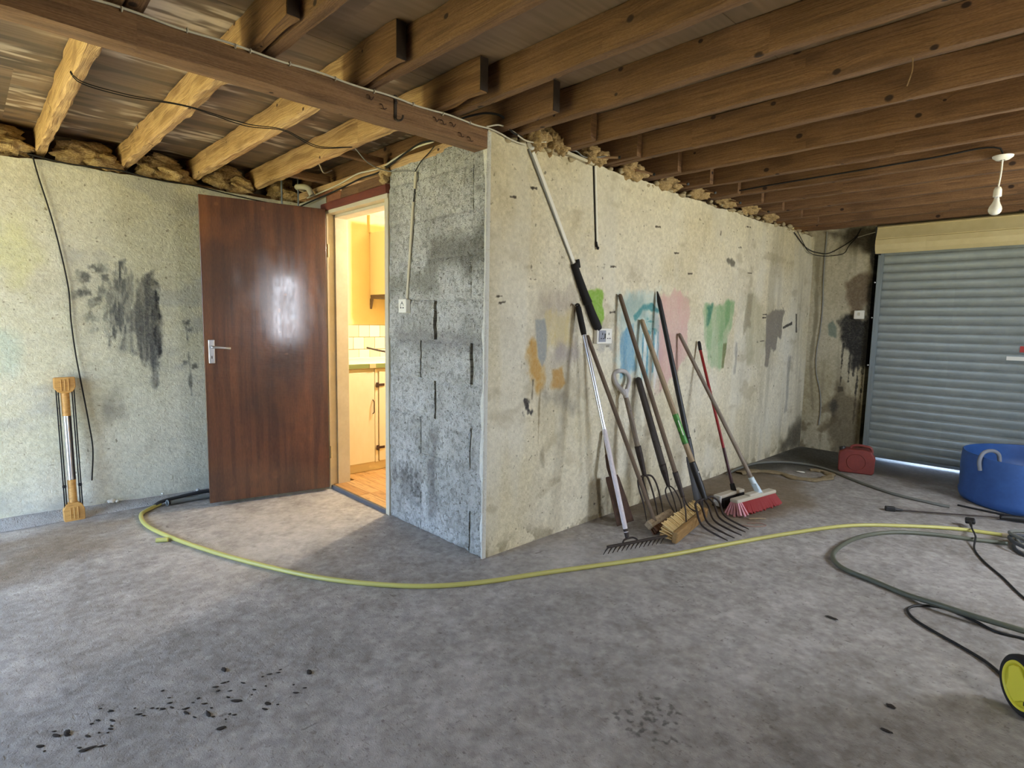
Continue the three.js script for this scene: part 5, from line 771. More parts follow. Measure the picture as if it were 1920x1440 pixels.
{ // digging fork with a D grip
  const T = V(0.035, 0.845, -1.155), F = V(0.275, 0.008, -1.215), D = F.clone().sub(T).normalize(), S = V(0.15, 0, -1).normalize(), C = D.clone().cross(S).normalize(), len = T.distanceTo(F), t = thing('digging_fork', 'short digging fork with a grey plastic D-shaped grip and four dark tines', 'garden fork', [0.2, 0, -1.17], 'garden tools leaning on the partition wall');
  const P = (s, u, c = 0) => T.clone().addScaledVector(S, s).addScaledVector(D, u).addScaledVector(C, c);
  mesh(t, 'grip', tube([P(0, 0.06), P(-0.03, 0.015), P(-0.062, -0.03), P(-0.064, -0.075), P(-0.042, -0.098), P(0.042, -0.098), P(0.064, -0.075), P(0.062, -0.03), P(0.03, 0.015), P(0, 0.06)], 0.0145, 60, 12), M.gripGrey = std({ color: 0xb9b4ae, roughness: 0.55 }));
  mesh(t, 'grip_socket', rod(P(0, 0.02), P(0, 0.075), 0.019, 0.017, 14), M.gripGrey);
  mesh(t, 'shaft', handle(P(0, 0.07), P(0, len * 0.50), 0.0155, 0.0165, 0.003, 12), M.greyHandle);
  mesh(t, 'socket', taper([P(0, len * 0.45), P(0, len * 0.52), P(0, len * 0.60), P(0, len * 0.675)], [0.021, 0.021, 0.017, 0.013], 12), M.steelDark);
  for (const s of [-0.081, -0.027, 0.027, 0.081]) mesh(t, 'tine', tine(P(0, len * 0.67), S, D, C, s, len * 0.33, 0.012, 0.0062), M.steelDark);
}
{ // cultivator with a thick dark handle
  const T = V(0.03, 0.875, -1.33), F = V(0.345, 0.008, -1.365), D = F.clone().sub(T).normalize(), S = V(0.1, 0, -1).normalize(), C = D.clone().cross(S).normalize(), len = T.distanceTo(F), t = thing('hand_cultivator', 'thick dark weathered handle with a tapered ferrule and thin bent prongs', 'cultivator', [0.2, 0, -1.35], 'garden tools leaning on the partition wall');
  const P = (s, u, c = 0) => T.clone().addScaledVector(S, s).addScaledVector(D, u).addScaledVector(C, c);
  mesh(t, 'handle', handle(P(0, 0), P(0, len * 0.66), 0.0215, 0.0225, 0.004, 21), M.darkHandle);
  mesh(t, 'ferrule', taper([P(0, len * 0.62), P(0, len * 0.68), P(0, len * 0.78)], [0.024, 0.0215, 0.012], 14), M.steelDark);
  for (const s of [-0.05, 0.05]) mesh(t, 'prong', taper([P(0, len * 0.77), P(s * 0.8, len * 0.80), P(s * 1.1, len * 0.86, 0.01), P(s * 0.9, len * 0.94, 0.02), P(s * 0.4, len * 0.995, 0.01)], [0.0055, 0.005, 0.0045, 0.004, 0.003], 8), M.steelDark);
  mesh(t, 'prong', taper([P(0, len * 0.77), P(0, len * 0.86, 0.012), P(0, len * 0.995, 0.006)], [0.0055, 0.0045, 0.003], 8), M.steelDark);
}
{ // yard broom: stays down to a head lying on its side
  const T = V(0.022, 1.421, -1.10), H = V(0.50, 0.06, -1.245), t = thing('yard_broom', 'yard broom with a grey-brown handle, wire stays and straw-yellow bristles', 'broom', [0.4, 0, -1.2], 'garden tools leaning on the partition wall');
  mesh(t, 'handle', handle(T, mixV(T, H, 0.82), 0.0135, 0.0145, 0.012, 31), M.brownHandle);
  mesh(t, 'socket', taper([mixV(T, H, 0.79), mixV(T, H, 0.83), mixV(T, H, 0.90)], [0.0175, 0.017, 0.012], 12), M.steelDark);
  const o = V(0.572, 0.042, -0.945), e = V(0.468, 0.042, -1.50), A = e.clone().sub(o).normalize(), la = o.distanceTo(e), N = V(0.10, 0.99, 0).addScaledVector(A, -V(0.10, 0.99, 0).dot(A)).normalize(), D = N.clone().cross(A).normalize(); if (D.x > 0) D.negate();
  for (const u of [0.36, 0.80]) mesh(t, 'stay', taper([mixV(T, H, 0.895), mixV(mixV(T, H, 0.93), mixV(o, e, u), 0.3), mixV(o, e, u).add(V(-0.005, 0.03, 0))], [0.005, 0.0045, 0.004], 8), M.steelDark);
  mesh(t, 'head', along(new RoundedBoxGeometry(0.07, la, 0.032, 3, 0.009).translate(0, la / 2, 0), o, A, N), std({ map: noiseTex([164, 128, 76], [124, 92, 50], 16, 107), roughness: 0.8 }));
  const Db = D.clone().addScaledVector(N, 0.28).normalize();
  mesh(t, 'bristles', bristles(o.clone().addScaledVector(N, -0.03).addScaledVector(D, 0.012).addScaledVector(A, 0.01), A, la - 0.02, N, 0.06, Db, 0.085, 34, 4, 0.0038, 0.25), M.bristle).userData.kind = 'stuff';
}
{ // manure fork with a green label on its ash handle
  const T = V(0.024, 1.264, -1.353), Y = V(0.5, 0.158, -1.42), D = Y.clone().sub(T).normalize(), t = thing('manure_fork', 'wide manure fork with long curved tines and a green label on its pale handle', 'garden fork', [0.4, 0, -1.4], 'garden tools leaning on the partition wall');
  mesh(t, 'handle', handle(T, mixV(T, Y, 0.84), 0.0165, 0.0185, 0.006, 41), M.ashHandle);
  const lt = colourMap(256, 128, 1, 1, (s, tt) => { const stripe = tt > 0.22 && tt < 0.72 && s % 0.25 > 0.09 && s % 0.25 < 0.135; const g = 0.6 * vn(s * 8, tt * 8) + 0.4 * vn(s * 32, tt * 32 + 5); const c = mixc([96, 170, 60], [40, 104, 40], g); return stripe ? [226, 226, 206] : (s > 0.5 && g > 0.62 ? [34, 52, 34] : c); });
  mesh(t, 'label', rod(mixV(T, Y, 0.535), mixV(T, Y, 0.70), 0.0192, 0.0194, 20).rotateY(0), std({ map: lt, roughness: 0.45 }), 'green printed paper label');
  mesh(t, 'socket', taper([mixV(T, Y, 0.80), mixV(T, Y, 0.84), mixV(T, Y, 0.93), Y.clone().addScaledVector(D, 0.01)], [0.021, 0.023, 0.022, 0.015], 14), M.blackPaint);
  mesh(t, 'rivet', lathe([[0, 0.004], [0.005, 0.002], [0.006, 0]], mixV(T, Y, 0.86).add(V(0.021, 0.01, 0.004)), V(0.9, 0.3, 0.2), 10), M.alu);
  const tips = [-1.215, -1.285, -1.36, -1.43, -1.495];
  tips.forEach((z, i) => { const k = i - 2, e = V(0.757 + 0.008 * (2 - Math.abs(k)), 0.012, z), s = z + 1.36; mesh(t, 'tine', taper([Y.clone(), Y.clone().add(V(0.006, -0.002, s * 0.75 + 0.02)), Y.clone().add(V(0.04, -0.03, s + 0.03)), V(0.60, 0.062, z + 0.01), V(0.70, 0.026, z + 0.004), e], [0.0075, 0.0075, 0.007, 0.0065, 0.006, 0.003], 8, 5), M.steelDark); });
}
{ // trenching spade, all black
  const T = V(0.022, 1.451, -1.531), F = V(0.424, 0.012, -1.558), D = F.clone().sub(T).normalize(), S = V(0.25, 0, -1).normalize(), C = S.clone().cross(D).normalize(), len = T.distanceTo(F), t = thing('trenching_spade', 'long black trenching spade with a pointed handle and narrow hollow blade', 'spade', [0.3, 0, -1.55], 'garden tools leaning on the partition wall');
  mesh(t, 'handle', taper([T.clone().addScaledVector(D, -0.02), T.clone().addScaledVector(D, 0.05), mixV(T, F, 0.4), mixV(T, F, 0.73)], [0.004, 0.0155, 0.0175, 0.018], 14, 6), M.blackPaint);
  mesh(t, 'socket', taper([mixV(T, F, 0.66), mixV(T, F, 0.72), mixV(T, F, 0.80)], [0.0205, 0.0215, 0.014], 14), M.blackPaint);
  mesh(t, 'blade', blade(mixV(T, F, 0.745), D, S, C, len * 0.255, (v) => 0.040 * sstep(-0.35, 0.12, v) * (1 - 0.45 * sstep(0.75, 1.05, v)), 0.016), M.blackPaint);
}
{ // red-handled broom with black bristles
  const T = V(0.022, 1.106, -2.127), E = V(0.435, 0.085, -1.965), t = thing('red_handled_broom', 'indoor broom with a thin red metal handle and black bristles', 'broom', [0.3, 0, -2.0], 'garden tools leaning on the partition wall');
  mesh(t, 'handle', rod(T, mixV(T, E, 0.72), 0.0105, 0.0105, 14), M.redPaint); mesh(t, 'lower_handle', rod(mixV(T, E, 0.72), E, 0.0108, 0.0115, 14), M.maroon = std({ color: 0x3a1a1a, roughness: 0.35, metalness: 0.3 }), 'dark maroon lower handle');
  mesh(t, 'end_cap', taper([T.clone().add(V(-0.003, 0.02, 0)), T.clone().add(V(0.002, 0.008, 0)), mixV(T, E, 0.045)], [0.009, 0.0125, 0.0125], 12), M.blackMatt);
  const o = V(0.415, 0.082, -1.765), A = V(0.10, 0, -1).normalize(), N = V(1, 0, 0.1).normalize();
  mesh(t, 'socket', rod(mixV(T, E, 0.95), E.clone().add(V(0.006, -0.012, 0)), 0.016, 0.02, 14), M.blackMatt);
  mesh(t, 'head', along(new RoundedBoxGeometry(0.055, 0.30, 0.024, 3, 0.009).translate(0, 0.15, 0), o, A, N), std({ color: 0xb5ab98, roughness: 0.55 }));
  mesh(t, 'end_cheek', along(new RoundedBoxGeometry(0.058, 0.016, 0.075, 2, 0.006).translate(0, 0.0, -0.028), o, A, N), std({ color: 0xc9c8c2, roughness: 0.5 }), 'grey plastic end cheek');
  mesh(t, 'bristles', bristles(o.clone().addScaledVector(N, -0.024).addScaledVector(A, 0.012).add(V(0, -0.01, 0)), A, 0.28, N, 0.048, V(0.05, -1, 0).normalize(), 0.066, 24, 5, 0.0062, 0.35), M.blackMatt).userData.kind = 'stuff';
}
{ // push broom with red bristles
  const T = V(0.022, 1.175, -1.842), E = V(0.572, 0.165, -1.972), H = V(0.60, 0.115, -1.965), t = thing('red_bristle_broom', 'push broom with a grey wooden handle, pale blue socket and bright red bristles', 'broom', [0.45, 0, -1.95], 'garden tools leaning on the partition wall');
  mesh(t, 'handle', handle(T, E, 0.0135, 0.0145, 0.01, 51), M.greyHandle);
  mesh(t, 'socket', taper([mixV(T, E, 0.955), E, E.clone().add(V(0.022, -0.028, 0.0)), H.clone().add(V(0.012, -0.005, 0.0))], [0.019, 0.0205, 0.021, 0.024], 12), M.pale = std({ color: 0xc6d6dc, roughness: 0.45 }), 'pale blue plastic socket');
  mesh(t, 'socket_fin', along(new RoundedBoxGeometry(0.012, 0.05, 0.035, 2, 0.004), E.clone().add(V(0.018, -0.015, 0.018)), V(0.4, -0.7, 0), V(0, 0, 1)), M.pale);
  const A = V(0.15, 0, -1).normalize(), N = V(1, 0, 0.15).normalize(), o = V(0.558, 0.098, -1.70), la = 0.46;
  mesh(t, 'head', [along(new RoundedBoxGeometry(0.062, la, 0.026, 3, 0.010).translate(0, la / 2, 0), o, A, N), along(new RoundedBoxGeometry(0.05, 0.16, 0.024, 3, 0.010).translate(0, la / 2, 0.014), o, A, N)], std({ color: 0xb9b09c, roughness: 0.6 }));
  mesh(t, 'bristles', bristles(o.clone().addScaledVector(N, -0.028).addScaledVector(A, 0.05).add(V(0, -0.01, 0)), A, la - 0.06, N, 0.056, V(0.22, -1, 0).normalize(), 0.088, 34, 5, 0.0068, 0.5), M.redBristle).userData.kind = 'stuff';
  mesh(t, 'end_bristles', bristles(o.clone().addScaledVector(N, -0.028).addScaledVector(A, 0.004).add(V(0, -0.01, 0)), A, 0.05, N, 0.056, V(0.18, -1, 0.18).normalize(), 0.092, 3, 6, 0.0064, 0.6), M.pinkBristle, 'faded pink end bristles').userData.kind = 'stuff';
}

// ------------------------------------------------------------------ exerciser by the left wall
{
  const t = thing('spring_exerciser', 'ribbed tan end blocks joined by a steel rod and black cords, against the left wall', 'exerciser', [-2.12, 0, 1.48]);
  const B = V(-2.085, 0.0, 1.482), T = V(-2.165, 0.862, 1.482), D = T.clone().sub(B).normalize(), S = V(0, 0, -1), C = S.clone().cross(D), len = B.distanceTo(T), tan = std({ map: woodTex([214, 166, 92], [190, 140, 70], [150, 104, 48], 256, 256, 0, 150), roughness: 0.6 });
  const P = (s, u, c = 0) => B.clone().addScaledVector(S, s).addScaledVector(D, u).addScaledVector(C, c);
  const endBlock = (u, sg, nm) => {
    const s = new THREE.Shape(); [[-0.048, 0.004], [-0.044, 0], [0.044, 0], [0.048, 0.004], [0.049, 0.066], [0.036, 0.095], [0.02, 0.105], [-0.02, 0.105], [-0.036, 0.095], [-0.049, 0.066]].forEach(([a, b], i) => i ? s.lineTo(a, b * (sg > 0 ? 1 : 0.86)) : s.moveTo(a, b));
    const g = new THREE.ExtrudeGeometry(s, { depth: 0.05, bevelEnabled: true, bevelSize: 0.003, bevelThickness: 0.003, bevelSegments: 2, steps: 1 }).translate(0, 0, -0.025);
    const blk = mesh(t, nm, boxUV(along(g, P(0, u), D.clone().multiplyScalar(sg), sg > 0 ? S.clone() : S.clone().negate()), 0.4), tan);
    for (const k of [-0.018, 0.0, 0.018]) mesh(blk, 'groove_rib', along(new RoundedBoxGeometry(0.006, 0.07, 0.008, 2, 0.0025).translate(k, 0.045, 0), P(0, u, 0.028), D.clone().multiplyScalar(sg), S.clone().multiplyScalar(sg)), tan);
    return blk;
  };
  endBlock(0, 1, 'lower_block'); endBlock(len, -1, 'upper_block');
  mesh(t, 'lower_sleeve', rod(P(0, 0.095), P(0, 0.245), 0.0215, 0.0215, 24), tan); mesh(t, 'upper_sleeve', rod(P(0, len - 0.085), P(0, len - 0.232), 0.0215, 0.0215, 24), tan);
  mesh(t, 'steel_rod', rod(P(-0.003, 0.24), P(-0.003, len - 0.23), 0.0155, 0.0155, 24), M.alu, 'chromed steel rod');
  mesh(t, 'side_rod', rod(P(0.016, 0.24), P(0.016, len - 0.23), 0.006, 0.006, 12), M.steelDark);
  for (const s of [-0.043, -0.033, 0.033, 0.043]) mesh(t, 'cord', tube([P(s, 0.08, 0.012), P(s, len * 0.5, 0.014), P(s, len - 0.07, 0.012)], 0.0035, 12, 8), M.blackMatt);
  for (const s of [-0.038, 0.038]) mesh(t, 'cord_clip', along(new RoundedBoxGeometry(0.02, 0.018, 0.014, 2, 0.004), P(s, 0.21, 0.013), D, S), M.blackMatt);
}

// ------------------------------------------------------------------ on the floor
{
  const hose = thing('garden_hose', 'long yellow garden hose curving across the concrete floor', 'hose', [0, 0, 0.4]);
  const r = 0.0115, pts = [[-2.048, 1.034], [-1.99, 1.10], [-1.92, 1.16], [-1.82, 1.185], [-1.654, 1.19], [-1.413, 1.148], [-0.981, 1.023], [-0.62, 0.884], [-0.327, 0.744], [-0.1, 0.589], [0.083, 0.416], [0.218, 0.204], [0.325, -0.049], [0.444, -0.316], [0.624, -0.725], [0.763, -1.109], [0.95, -1.614], [1.165, -2.073], [1.396, -2.326], [1.636, -2.517], [1.833, -2.592]];
  mesh(hose, 'yellow_length', tube(fl(pts, r), r, 260, 12), M.yellowHose);
  mesh(hose, 'joined_end', tube([...fl([[-2.13, 0.45], [-2.14, 0.62], [-2.13, 0.75], [-2.10, 0.90], [-2.048, 1.034]], r + 0.012), V(-2.02, r + 0.004, 1.07)], r * 1.02, 60, 12), M.darkRubber = std({ color: 0x3d3f42, roughness: 0.6 }), 'dark grey rubber end of the hose');
  mesh(hose, 'coupling', rod(V(1.83, 0.013, -2.591), V(1.90, 0.014, -2.60), 0.014, 0.012, 14), std({ color: 0xb7a684, roughness: 0.5 }));
  const gp = thing('grey_pipe', 'short grey pipe with an open end beside the hose near the left wall', 'pipe', [-2.03, 0, 0.85]);
  mesh(gp, 'tube', tube(fl([[-1.99, 0.45], [-2.0, 0.62], [-2.014, 0.78], [-2.02, 0.9], [-2.012, 0.985]], 0.017), 0.0145, 40, 14), M.greyHose);
  mesh(gp, 'end_collar', along(new THREE.TorusGeometry(0.0165, 0.0045, 10, 24).rotateX(Math.PI / 2), V(-2.010, 0.021, 1.0), V(0.2, 0, 1)), M.galv);
  mesh(gp, 'bore', rod(V(-2.0105, 0.021, 0.985), V(-2.009, 0.021, 1.002), 0.013, 0.013, 16), M.black);
  single('hose_offcut', 'short yellow offcut of hose lying beside the long hose', 'hose', rod(V(-1.355, 0.0125, 1.205), V(-1.325, 0.0125, 1.155), 0.0125, 0.0125, 14), M.yellowHose);
  single('rubble_chip', 'white chip of plaster on the mortar ramp by the left wall', 'rubble', [lump(V(-2.165, 0.055, 1.28), 0.016, 0.013, 0.02, 0.5, 2, 2), lump(V(-2.16, 0.05, 1.25), 0.009, 0.008, 0.01, 0.5, 2, 1)], M.white);
  single('rubble_chip', 'tiny white crumb on the ramp between the exerciser and the door', 'rubble', lump(V(-2.17, 0.045, 0.99), 0.009, 0.008, 0.009, 0.5, 2, 1), M.white);
  single('rubble_chip', 'pale crumb of plaster on the ramp near the door edge', 'rubble', lump(V(-2.15, 0.035, 0.78), 0.012, 0.009, 0.012, 0.5, 2, 1), M.whiteRender);

  single('washer_hose', 'thick dull green hose bent in a wide loop at the right', 'hose', tube(fl([[1.87, -2.43], [1.80, -2.395], [1.736, -2.361], [1.544, -2.272], [1.38, -2.138], [1.267, -1.914], [1.226, -1.617], [1.251, -1.419], [1.332, -1.306], [1.49, -1.252], [1.633, -1.204]], 0.012).concat([V(1.763, 0.027, -1.16), V(1.895, 0.027, -1.149), V(2.05, 0.027, -1.15), V(2.2, 0.02, -1.16)]), 0.012, 160, 12), M.greenHose);
  const pw = thing('power_cable', 'black mains cable trailing right from a black plug beside the yellow hose', 'cable', [1.8, 0, -2.1]);
  mesh(pw, 'plug', [along(new RoundedBoxGeometry(0.052, 0.05, 0.026, 3, 0.009), V(1.667, 0.045, -2.64), V(-0.2, 0.25, -1), V(1, 0, 0)), rod(V(1.672, 0.04, -2.615), V(1.684, 0.03, -2.57), 0.010, 0.006, 12)], M.blackPaint, 'black three-pin plug');
  mesh(pw, 'flex', tube([V(1.684, 0.03, -2.57), V(1.70, 0.028, -2.50), V(1.722, 0.036, -2.40), V(1.735, 0.033, -2.34), V(1.75, 0.006, -2.2), V(1.816, 0.005, -2.01), V(1.913, 0.005, -1.822), V(2.012, 0.005, -1.607), V(2.15, 0.005, -1.4)], 0.005, 90, 8), M.blackMatt);
  single('washer_lead', 'thin black lead looping under the green hose to the yellow wheel', 'cable', tube([...fl([[2.2, -1.10], [2.05, -1.125], [1.97, -1.11], [1.876, -1.165]], 0.0055), V(1.775, 0.0055, -1.195), ...fl([[1.69, -1.129], [1.669, -1.054], [1.71, -0.976], [1.787, -0.918], [1.884, -0.86], [1.97, -0.80], [2.05, -0.70]], 0.0055)], 0.0055, 100, 8), M.black);
  const ln = thing('spray_lance', 'thin pressure washer lance with a black nozzle, lying on the floor', 'lance', [1.6, 0, -2.8]);
  mesh(ln, 'nozzle', [along(new RoundedBoxGeometry(0.034, 0.06, 0.03, 3, 0.006), V(1.235, 0.018, -2.63), V(0.86, 0, -0.5)), rod(V(1.255, 0.016, -2.642), V(1.30, 0.014, -2.668), 0.013, 0.007, 12)], M.blackPaint);
  mesh(ln, 'tube', tube([V(1.29, 0.014, -2.662), V(1.528, 0.016, -2.815), V(1.80, 0.02, -2.99)], 0.0052, 30, 10), M.steelDark);
  mesh(ln, 'grip', taper([V(1.78, 0.022, -2.975), V(1.83, 0.026, -3.0), V(1.95, 0.028, -3.03), V(2.1, 0.03, -3.06)], [0.013, 0.019, 0.02, 0.021], 12), M.blackPaint);
  single('grey_hose', 'grey hose curving from behind the red can towards the blue tub', 'hose', tube(fl([[0.05, -2.66], [0.028, -2.9], [0.05, -3.25], [0.2, -3.50], [0.40, -3.56], [0.56, -3.50], [0.68, -3.42], [0.80, -3.32], [0.98, -3.19], [1.171, -3.085], [1.375, -3.045], [1.45, -3.035], [1.5, -3.04]], 0.011), 0.011, 140, 12), M.greyHose);
  single('black_strap', 'flat black strap on the floor in front of the blue tub', 'strap', tube([V(1.53, 0.008, -3.155), V(1.60, 0.010, -3.14), V(1.74, 0.012, -3.125), V(1.88, 0.012, -3.12), V(2.0, 0.012, -3.13)], 0.009, 30, 8).scale(1, 0.7, 1), M.blackMatt);
  // flat canvas hose thrown down by the wall
  { const c = [[0.10, -2.78], [0.12, -2.88], [0.18, -2.98], [0.34, -3.05], [0.48, -2.99], [0.60, -3.05], [0.655, -3.2], [0.64, -3.34], [0.54, -3.42], [0.46, -3.38]], cv = new THREE.CatmullRomCurve3(fl(c, 0)), n = 70, pos = [], idx = [];
    for (let i = 0; i <= n; i++) { const p = cv.getPoint(i / n), q = cv.getTangent(i / n), s = V(q.z, 0, -q.x), w = 0.032 + 0.012 * Math.sin(i * 0.7); for (let j = 0; j <= 6; j++) { const u = j / 6 * 2 - 1, k = p.clone().addScaledVector(s, u * w); pos.push(k.x, 0.012 + 0.010 * fbm(i * 0.22, j * 0.6, 3) * (1 - u * u) + 0.006 * vn(i * 0.5, j), k.z); } for (let j = 6; j >= 0; j--) { const u = j / 6 * 2 - 1, k = p.clone().addScaledVector(s, u * w); pos.push(k.x, 0.002, k.z); } }
    for (let i = 0; i < n; i++) for (let j = 0; j < 14; j++) { const a = i * 14 + j, b = a + 14, a2 = i * 14 + (j + 1) % 14, b2 = a2 + 14; idx.push(a, b, a2, b, b2, a2); }
    const g = new THREE.BufferGeometry(); g.setAttribute('position', new THREE.Float32BufferAttribute(pos, 3)); g.setIndex(idx); g.computeVertexNormals(); single('canvas_strip', 'crumpled beige canvas strip lying in a curve by the dark wall corner', 'canvas', boxUV(g, 0.3), M.canvas); }
  single('paper_scrap', 'white paper scrap on the dark floor near the canvas strip', 'scrap', boxUV(lump(V(0.43, 0.008, -3.25), 0.035, 0.005, 0.018, 0.4, 2, 2), 0.2), M.white);
  // red fuel can
  const rc = thing('fuel_can', 'red plastic fuel can with a moulded handle in the far corner', 'fuel can', [0.73, 0, -3.66]);
  const A = V(0.96, 0, -0.28).normalize(), N = V(0.28, 0, 0.96), o = V(0.735, 0.0, -3.66), Q = (a, y, n) => o.clone().addScaledVector(A, a).addScaledVector(N, n).add(V(0, y, 0));
  { const s = new THREE.Shape(); [[-0.125, 0.012], [-0.115, 0], [0.115, 0], [0.125, 0.012], [0.128, 0.13], [0.10, 0.182], [0.06, 0.19], [-0.02, 0.188], [-0.085, 0.185], [-0.122, 0.165], [-0.128, 0.13]].forEach(([a, b], i) => i ? s.lineTo(a, b) : s.moveTo(a, b));
    const g = new THREE.ExtrudeGeometry(s, { depth: 0.11, bevelEnabled: true, bevelSize: 0.010, bevelThickness: 0.016, bevelSegments: 4 }).translate(0, 0.010, -0.055); mesh(rc, 'body', boxUV(along(g, o, UPY, A), 0.4), M.redCan);
    mesh(rc, 'handle', tube([Q(-0.055, 0.185, 0), Q(-0.04, 0.222, 0), Q(0.0, 0.236, 0), Q(0.06, 0.232, 0), Q(0.10, 0.222, 0), Q(0.115, 0.18, 0)], 0.012, 30, 12), M.redCan);
    mesh(rc, 'cap', lathe([[0.024, 0], [0.026, 0.004], [0.026, 0.03], [0.022, 0.036], [0, 0.037]], Q(-0.105, 0.18, 0), V(-0.3, 1, 0), 20), M.blackPaint);
    mesh(rc, 'side_rib', [along(new THREE.TorusGeometry(0.07, 0.004, 8, 32), Q(0, 0.1, 0.072), UPY, A)], M.redCan); }
  // blue tub cut from a barrel
  const tb = thing('blue_tub', 'large blue plastic tub cut from a barrel by the roller shutter', 'tub', [1.93, 0, -3.62]);
  { const R = 0.468, prof = [[0, 0.012], [R - 0.05, 0.012], [R - 0.045, 0.0], [R - 0.012, 0.004], [R, 0.03], [R + 0.004, 0.06], [R - 0.002, 0.075], [R + 0.002, 0.26], [R - 0.003, 0.352], [R - 0.008, 0.356], [R - 0.013, 0.352], [R - 0.012, 0.26], [R - 0.02, 0.04], [0, 0.035]];
    const g = lathe(prof, V(1.93, 0, -3.62), UPY, 72), q = g.attributes.position; for (let i = 0; i < q.count; i++) { const a = Math.atan2(q.getZ(i) + 3.62, q.getX(i) - 1.93), y = q.getY(i); if (y > 0.3) q.setY(i, y + 0.012 * (vn(a * 2 + 9, 3) - 0.5)); } g.computeVertexNormals();
    mesh(tb, 'shell', boxUV(g, 0.5), M.blue);
    mesh(tb, 'rope_handle', tube([V(1.62, 0.26, -3.255), V(1.612, 0.33, -3.245), V(1.628, 0.385, -3.27), V(1.668, 0.40, -3.32), V(1.70, 0.375, -3.36), V(1.71, 0.30, -3.37), V(1.70, 0.2, -3.36)], 0.013, 40, 12), std({ color: 0x74767a, roughness: 0.85 }), 'grey hose loop used as handle'); }
  // coiled hose at the frame edge
  const cl = thing('hose_coil', 'dark coil of hose heaped at the right edge of the picture', 'hose', [2.06, 0, -2.45]);
  for (let k = 0; k < 4; k++) { const c = []; for (let i = 0; i < 16; i++) { const a = i / 16 * 2 * Math.PI; c.push(V(2.07 + 0.03 * Math.sin(k * 2) + (0.17 + 0.02 * (k % 2)) * Math.cos(a), 0.012 + k * 0.018 + 0.006 * Math.sin(a * 2 + k), -2.46 + 0.03 * Math.cos(k * 3) + (0.19 - 0.015 * k) * Math.sin(a))); } mesh(cl, 'turn', tube(c, 0.010, 90, 10, true), [M.darkRubber, M.greyHose][k % 2]); }
  // wheel of the pressure washer, the rest stands outside the frame
  const ws = thing('pressure_washer', 'pressure washer whose black-tyred yellow wheel shows at the right edge', 'pressure washer', [2.22, 0, -0.55]);
  { const n = V(-0.80, 0.0, 0.60).normalize(), c = V(2.097, 0.0965, -0.515), side = V(0, 1, 0), K = 0.79;
    const ly = (p, nm, m, lab) => mesh(ws, nm, along(new THREE.LatheGeometry(p.map(([r, h]) => new THREE.Vector2(Math.max(r, 1e-4), h)), 56).scale(K, K, K), c, n, side), m, lab);
    ly([[0.092, -0.026], [0.112, -0.026], [0.120, -0.018], [0.122, 0.0], [0.120, 0.018], [0.112, 0.026], [0.098, 0.027], [0.096, 0.02]], 'tyre', M.blackMatt, 'black tyre');
    ly([[0.097, 0.022], [0.094, 0.027], [0.086, 0.027], [0.083, 0.02], [0.078, 0.004], [0.03, 0.002], [0, 0.002]], 'rim', M.yellowPlastic, 'yellow rim');
    const cap = new THREE.Shape(), pts = []; for (let i = 0; i < 3; i++) { const a = i * 2 * Math.PI / 3 + 0.5; for (const d of [-0.42, 0, 0.42]) pts.push([Math.cos(a + d) * 0.074, Math.sin(a + d) * 0.074]); const b = a + Math.PI / 3; pts.push([Math.cos(b) * 0.052, Math.sin(b) * 0.052]); } pts.forEach(([a, b], i) => i ? cap.lineTo(a, b) : cap.moveTo(a, b));
    const g = new THREE.ExtrudeGeometry(cap, { depth: 0.012, bevelEnabled: true, bevelSize: 0.004, bevelThickness: 0.005, bevelSegments: 3 }).rotateX(-Math.PI / 2).translate(0, 0.010, 0).scale(K, K, K);
    mesh(ws, 'hub_cap', along(g, c, n, side), M.yellowPlastic, 'yellow three-lobed hub cap');
    for (let i = 0; i < 3; i++) { const a = i * 2 * Math.PI / 3 + 0.5 + Math.PI / 3; const q = new THREE.Shape(); [[0.055, -0.30], [0.080, -0.34], [0.083, 0], [0.080, 0.34], [0.055, 0.30], [0.058, 0]].forEach(([r, d], k) => { const x = Math.cos(a + d) * r, y = Math.sin(a + d) * r; k ? q.lineTo(x, y) : q.moveTo(x, y); }); mesh(ws, 'rim_opening', along(new THREE.ExtrudeGeometry(q, { depth: 0.004, bevelEnabled: false }).rotateX(-Math.PI / 2).translate(0, 0.003, 0).scale(K, K, K), c, n, side), M.black); }
    mesh(ws, 'axle', rod(c.clone().addScaledVector(n, -0.02), c.clone().addScaledVector(n, -0.36), 0.012), M.steelDark);
    mesh(ws, 'far_wheel', along(new THREE.LatheGeometry([[0.0, -0.02], [0.11, -0.026], [0.122, 0], [0.11, 0.026], [0, 0.02]].map(([r, h]) => new THREE.Vector2(Math.max(r, 1e-4), h)), 40).scale(K, K, K), c.clone().addScaledVector(n, -0.36), n, side), M.blackMatt);
    mesh(ws, 'housing', along(new RoundedBoxGeometry(0.24, 0.62, 0.22, 4, 0.05), c.clone().addScaledVector(n, -0.19).add(V(0.05, 0.30, 0.0)), UPY, n), M.yellowPlastic); }
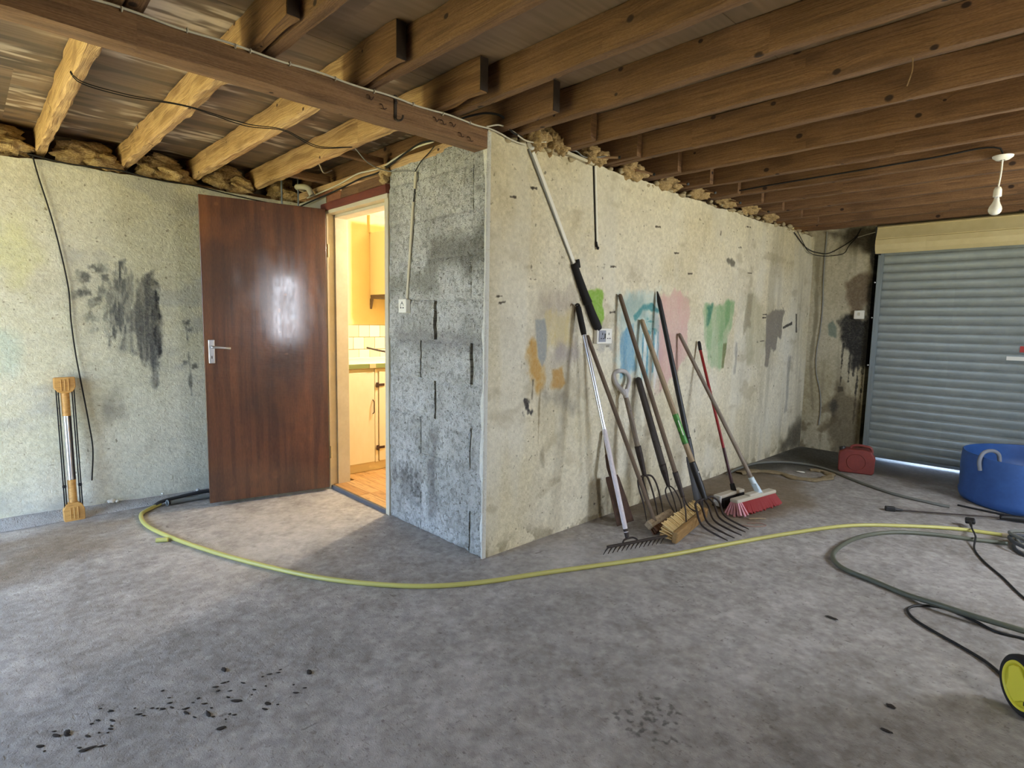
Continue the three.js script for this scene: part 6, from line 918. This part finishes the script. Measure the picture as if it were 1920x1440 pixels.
  // litter
  const stick = single('wood_stick', 'pale peeled stick lying by the red broom bristles', 'stick', taper([V(0.665, 0.006, -1.70), V(0.70, 0.008, -1.745), V(0.735, 0.005, -1.79)], [0.005, 0.006, 0.0035], 8), M.ashHandle);
  single('wire_ring', 'bent ring of thin pinkish wire beside the red bristled broom', 'wire', tube([V(0.66, 0.004, -1.56), V(0.70, 0.004, -1.56), V(0.76, 0.004, -1.60), V(0.79, 0.004, -1.67), V(0.76, 0.006, -1.68), V(0.69, 0.004, -1.62)], 0.0028, 40, 6), std({ color: 0x9a7a6c, roughness: 0.7 }));
  const lf = [[1.465, -0.72, 0.022, 0.009, 'curled dark leaf on the floor below the green hose loop'], [0.341, 1.1, 0.012, 0.008, 'dark flake of dirt in the middle left of the floor'], [0.336, 1.427, 0.018, 0.006, 'dark sliver lying in the lower left scuffed patch'], [1.795, -0.232, 0.014, 0.010, 'dark crumpled leaf towards the lower right'], [1.817, -0.086, 0.016, 0.006, 'narrow dark leaf at the lower right, nearest the camera'], [0.129, 1.316, 0.014, 0.007, 'small dark chip left of the scuffed floor patch'], [0.146, 1.76, 0.012, 0.008, 'brown crumb near the lower left corner']];
  // flakes of dirt trodden into a diagonal band at the lower left
  const fk = []; for (let i = 0; i < 64; i++) { const u = rnd(), w = (rnd() + rnd() - 1) * 0.13, x = lerp(0.12, 0.40, u) + w, z = lerp(1.80, 1.12, u) + w * 0.6, r = 0.0025 + 0.006 * rnd() * rnd(); fk.push(lump(V(0, 0, 0), r * rr(1, 3), 0.0016, r, 0.5, 2.2, 1).rotateY(rr(0.2, 1.4)).translate(x, 0.002, z)); }
  const dirt = single('dirt_flakes', 'scatter of dark dirt flakes on the floor at the lower left', 'dirt', fk, M.leaf ??= std({ color: 0x2c241c, roughness: 0.9 })); dirt.userData.kind = 'stuff';
  lf.forEach(([x, z, a, b, l], i) => { const g = lump(V(x, 0.004, z), a, 0.0035, b, 0.5, 2.2, 2); single('dry_leaf', l, 'leaf', g, M.leaf ??= std({ color: 0x2c241c, roughness: 0.9 })); });
}

renderer.render(scene, camera);
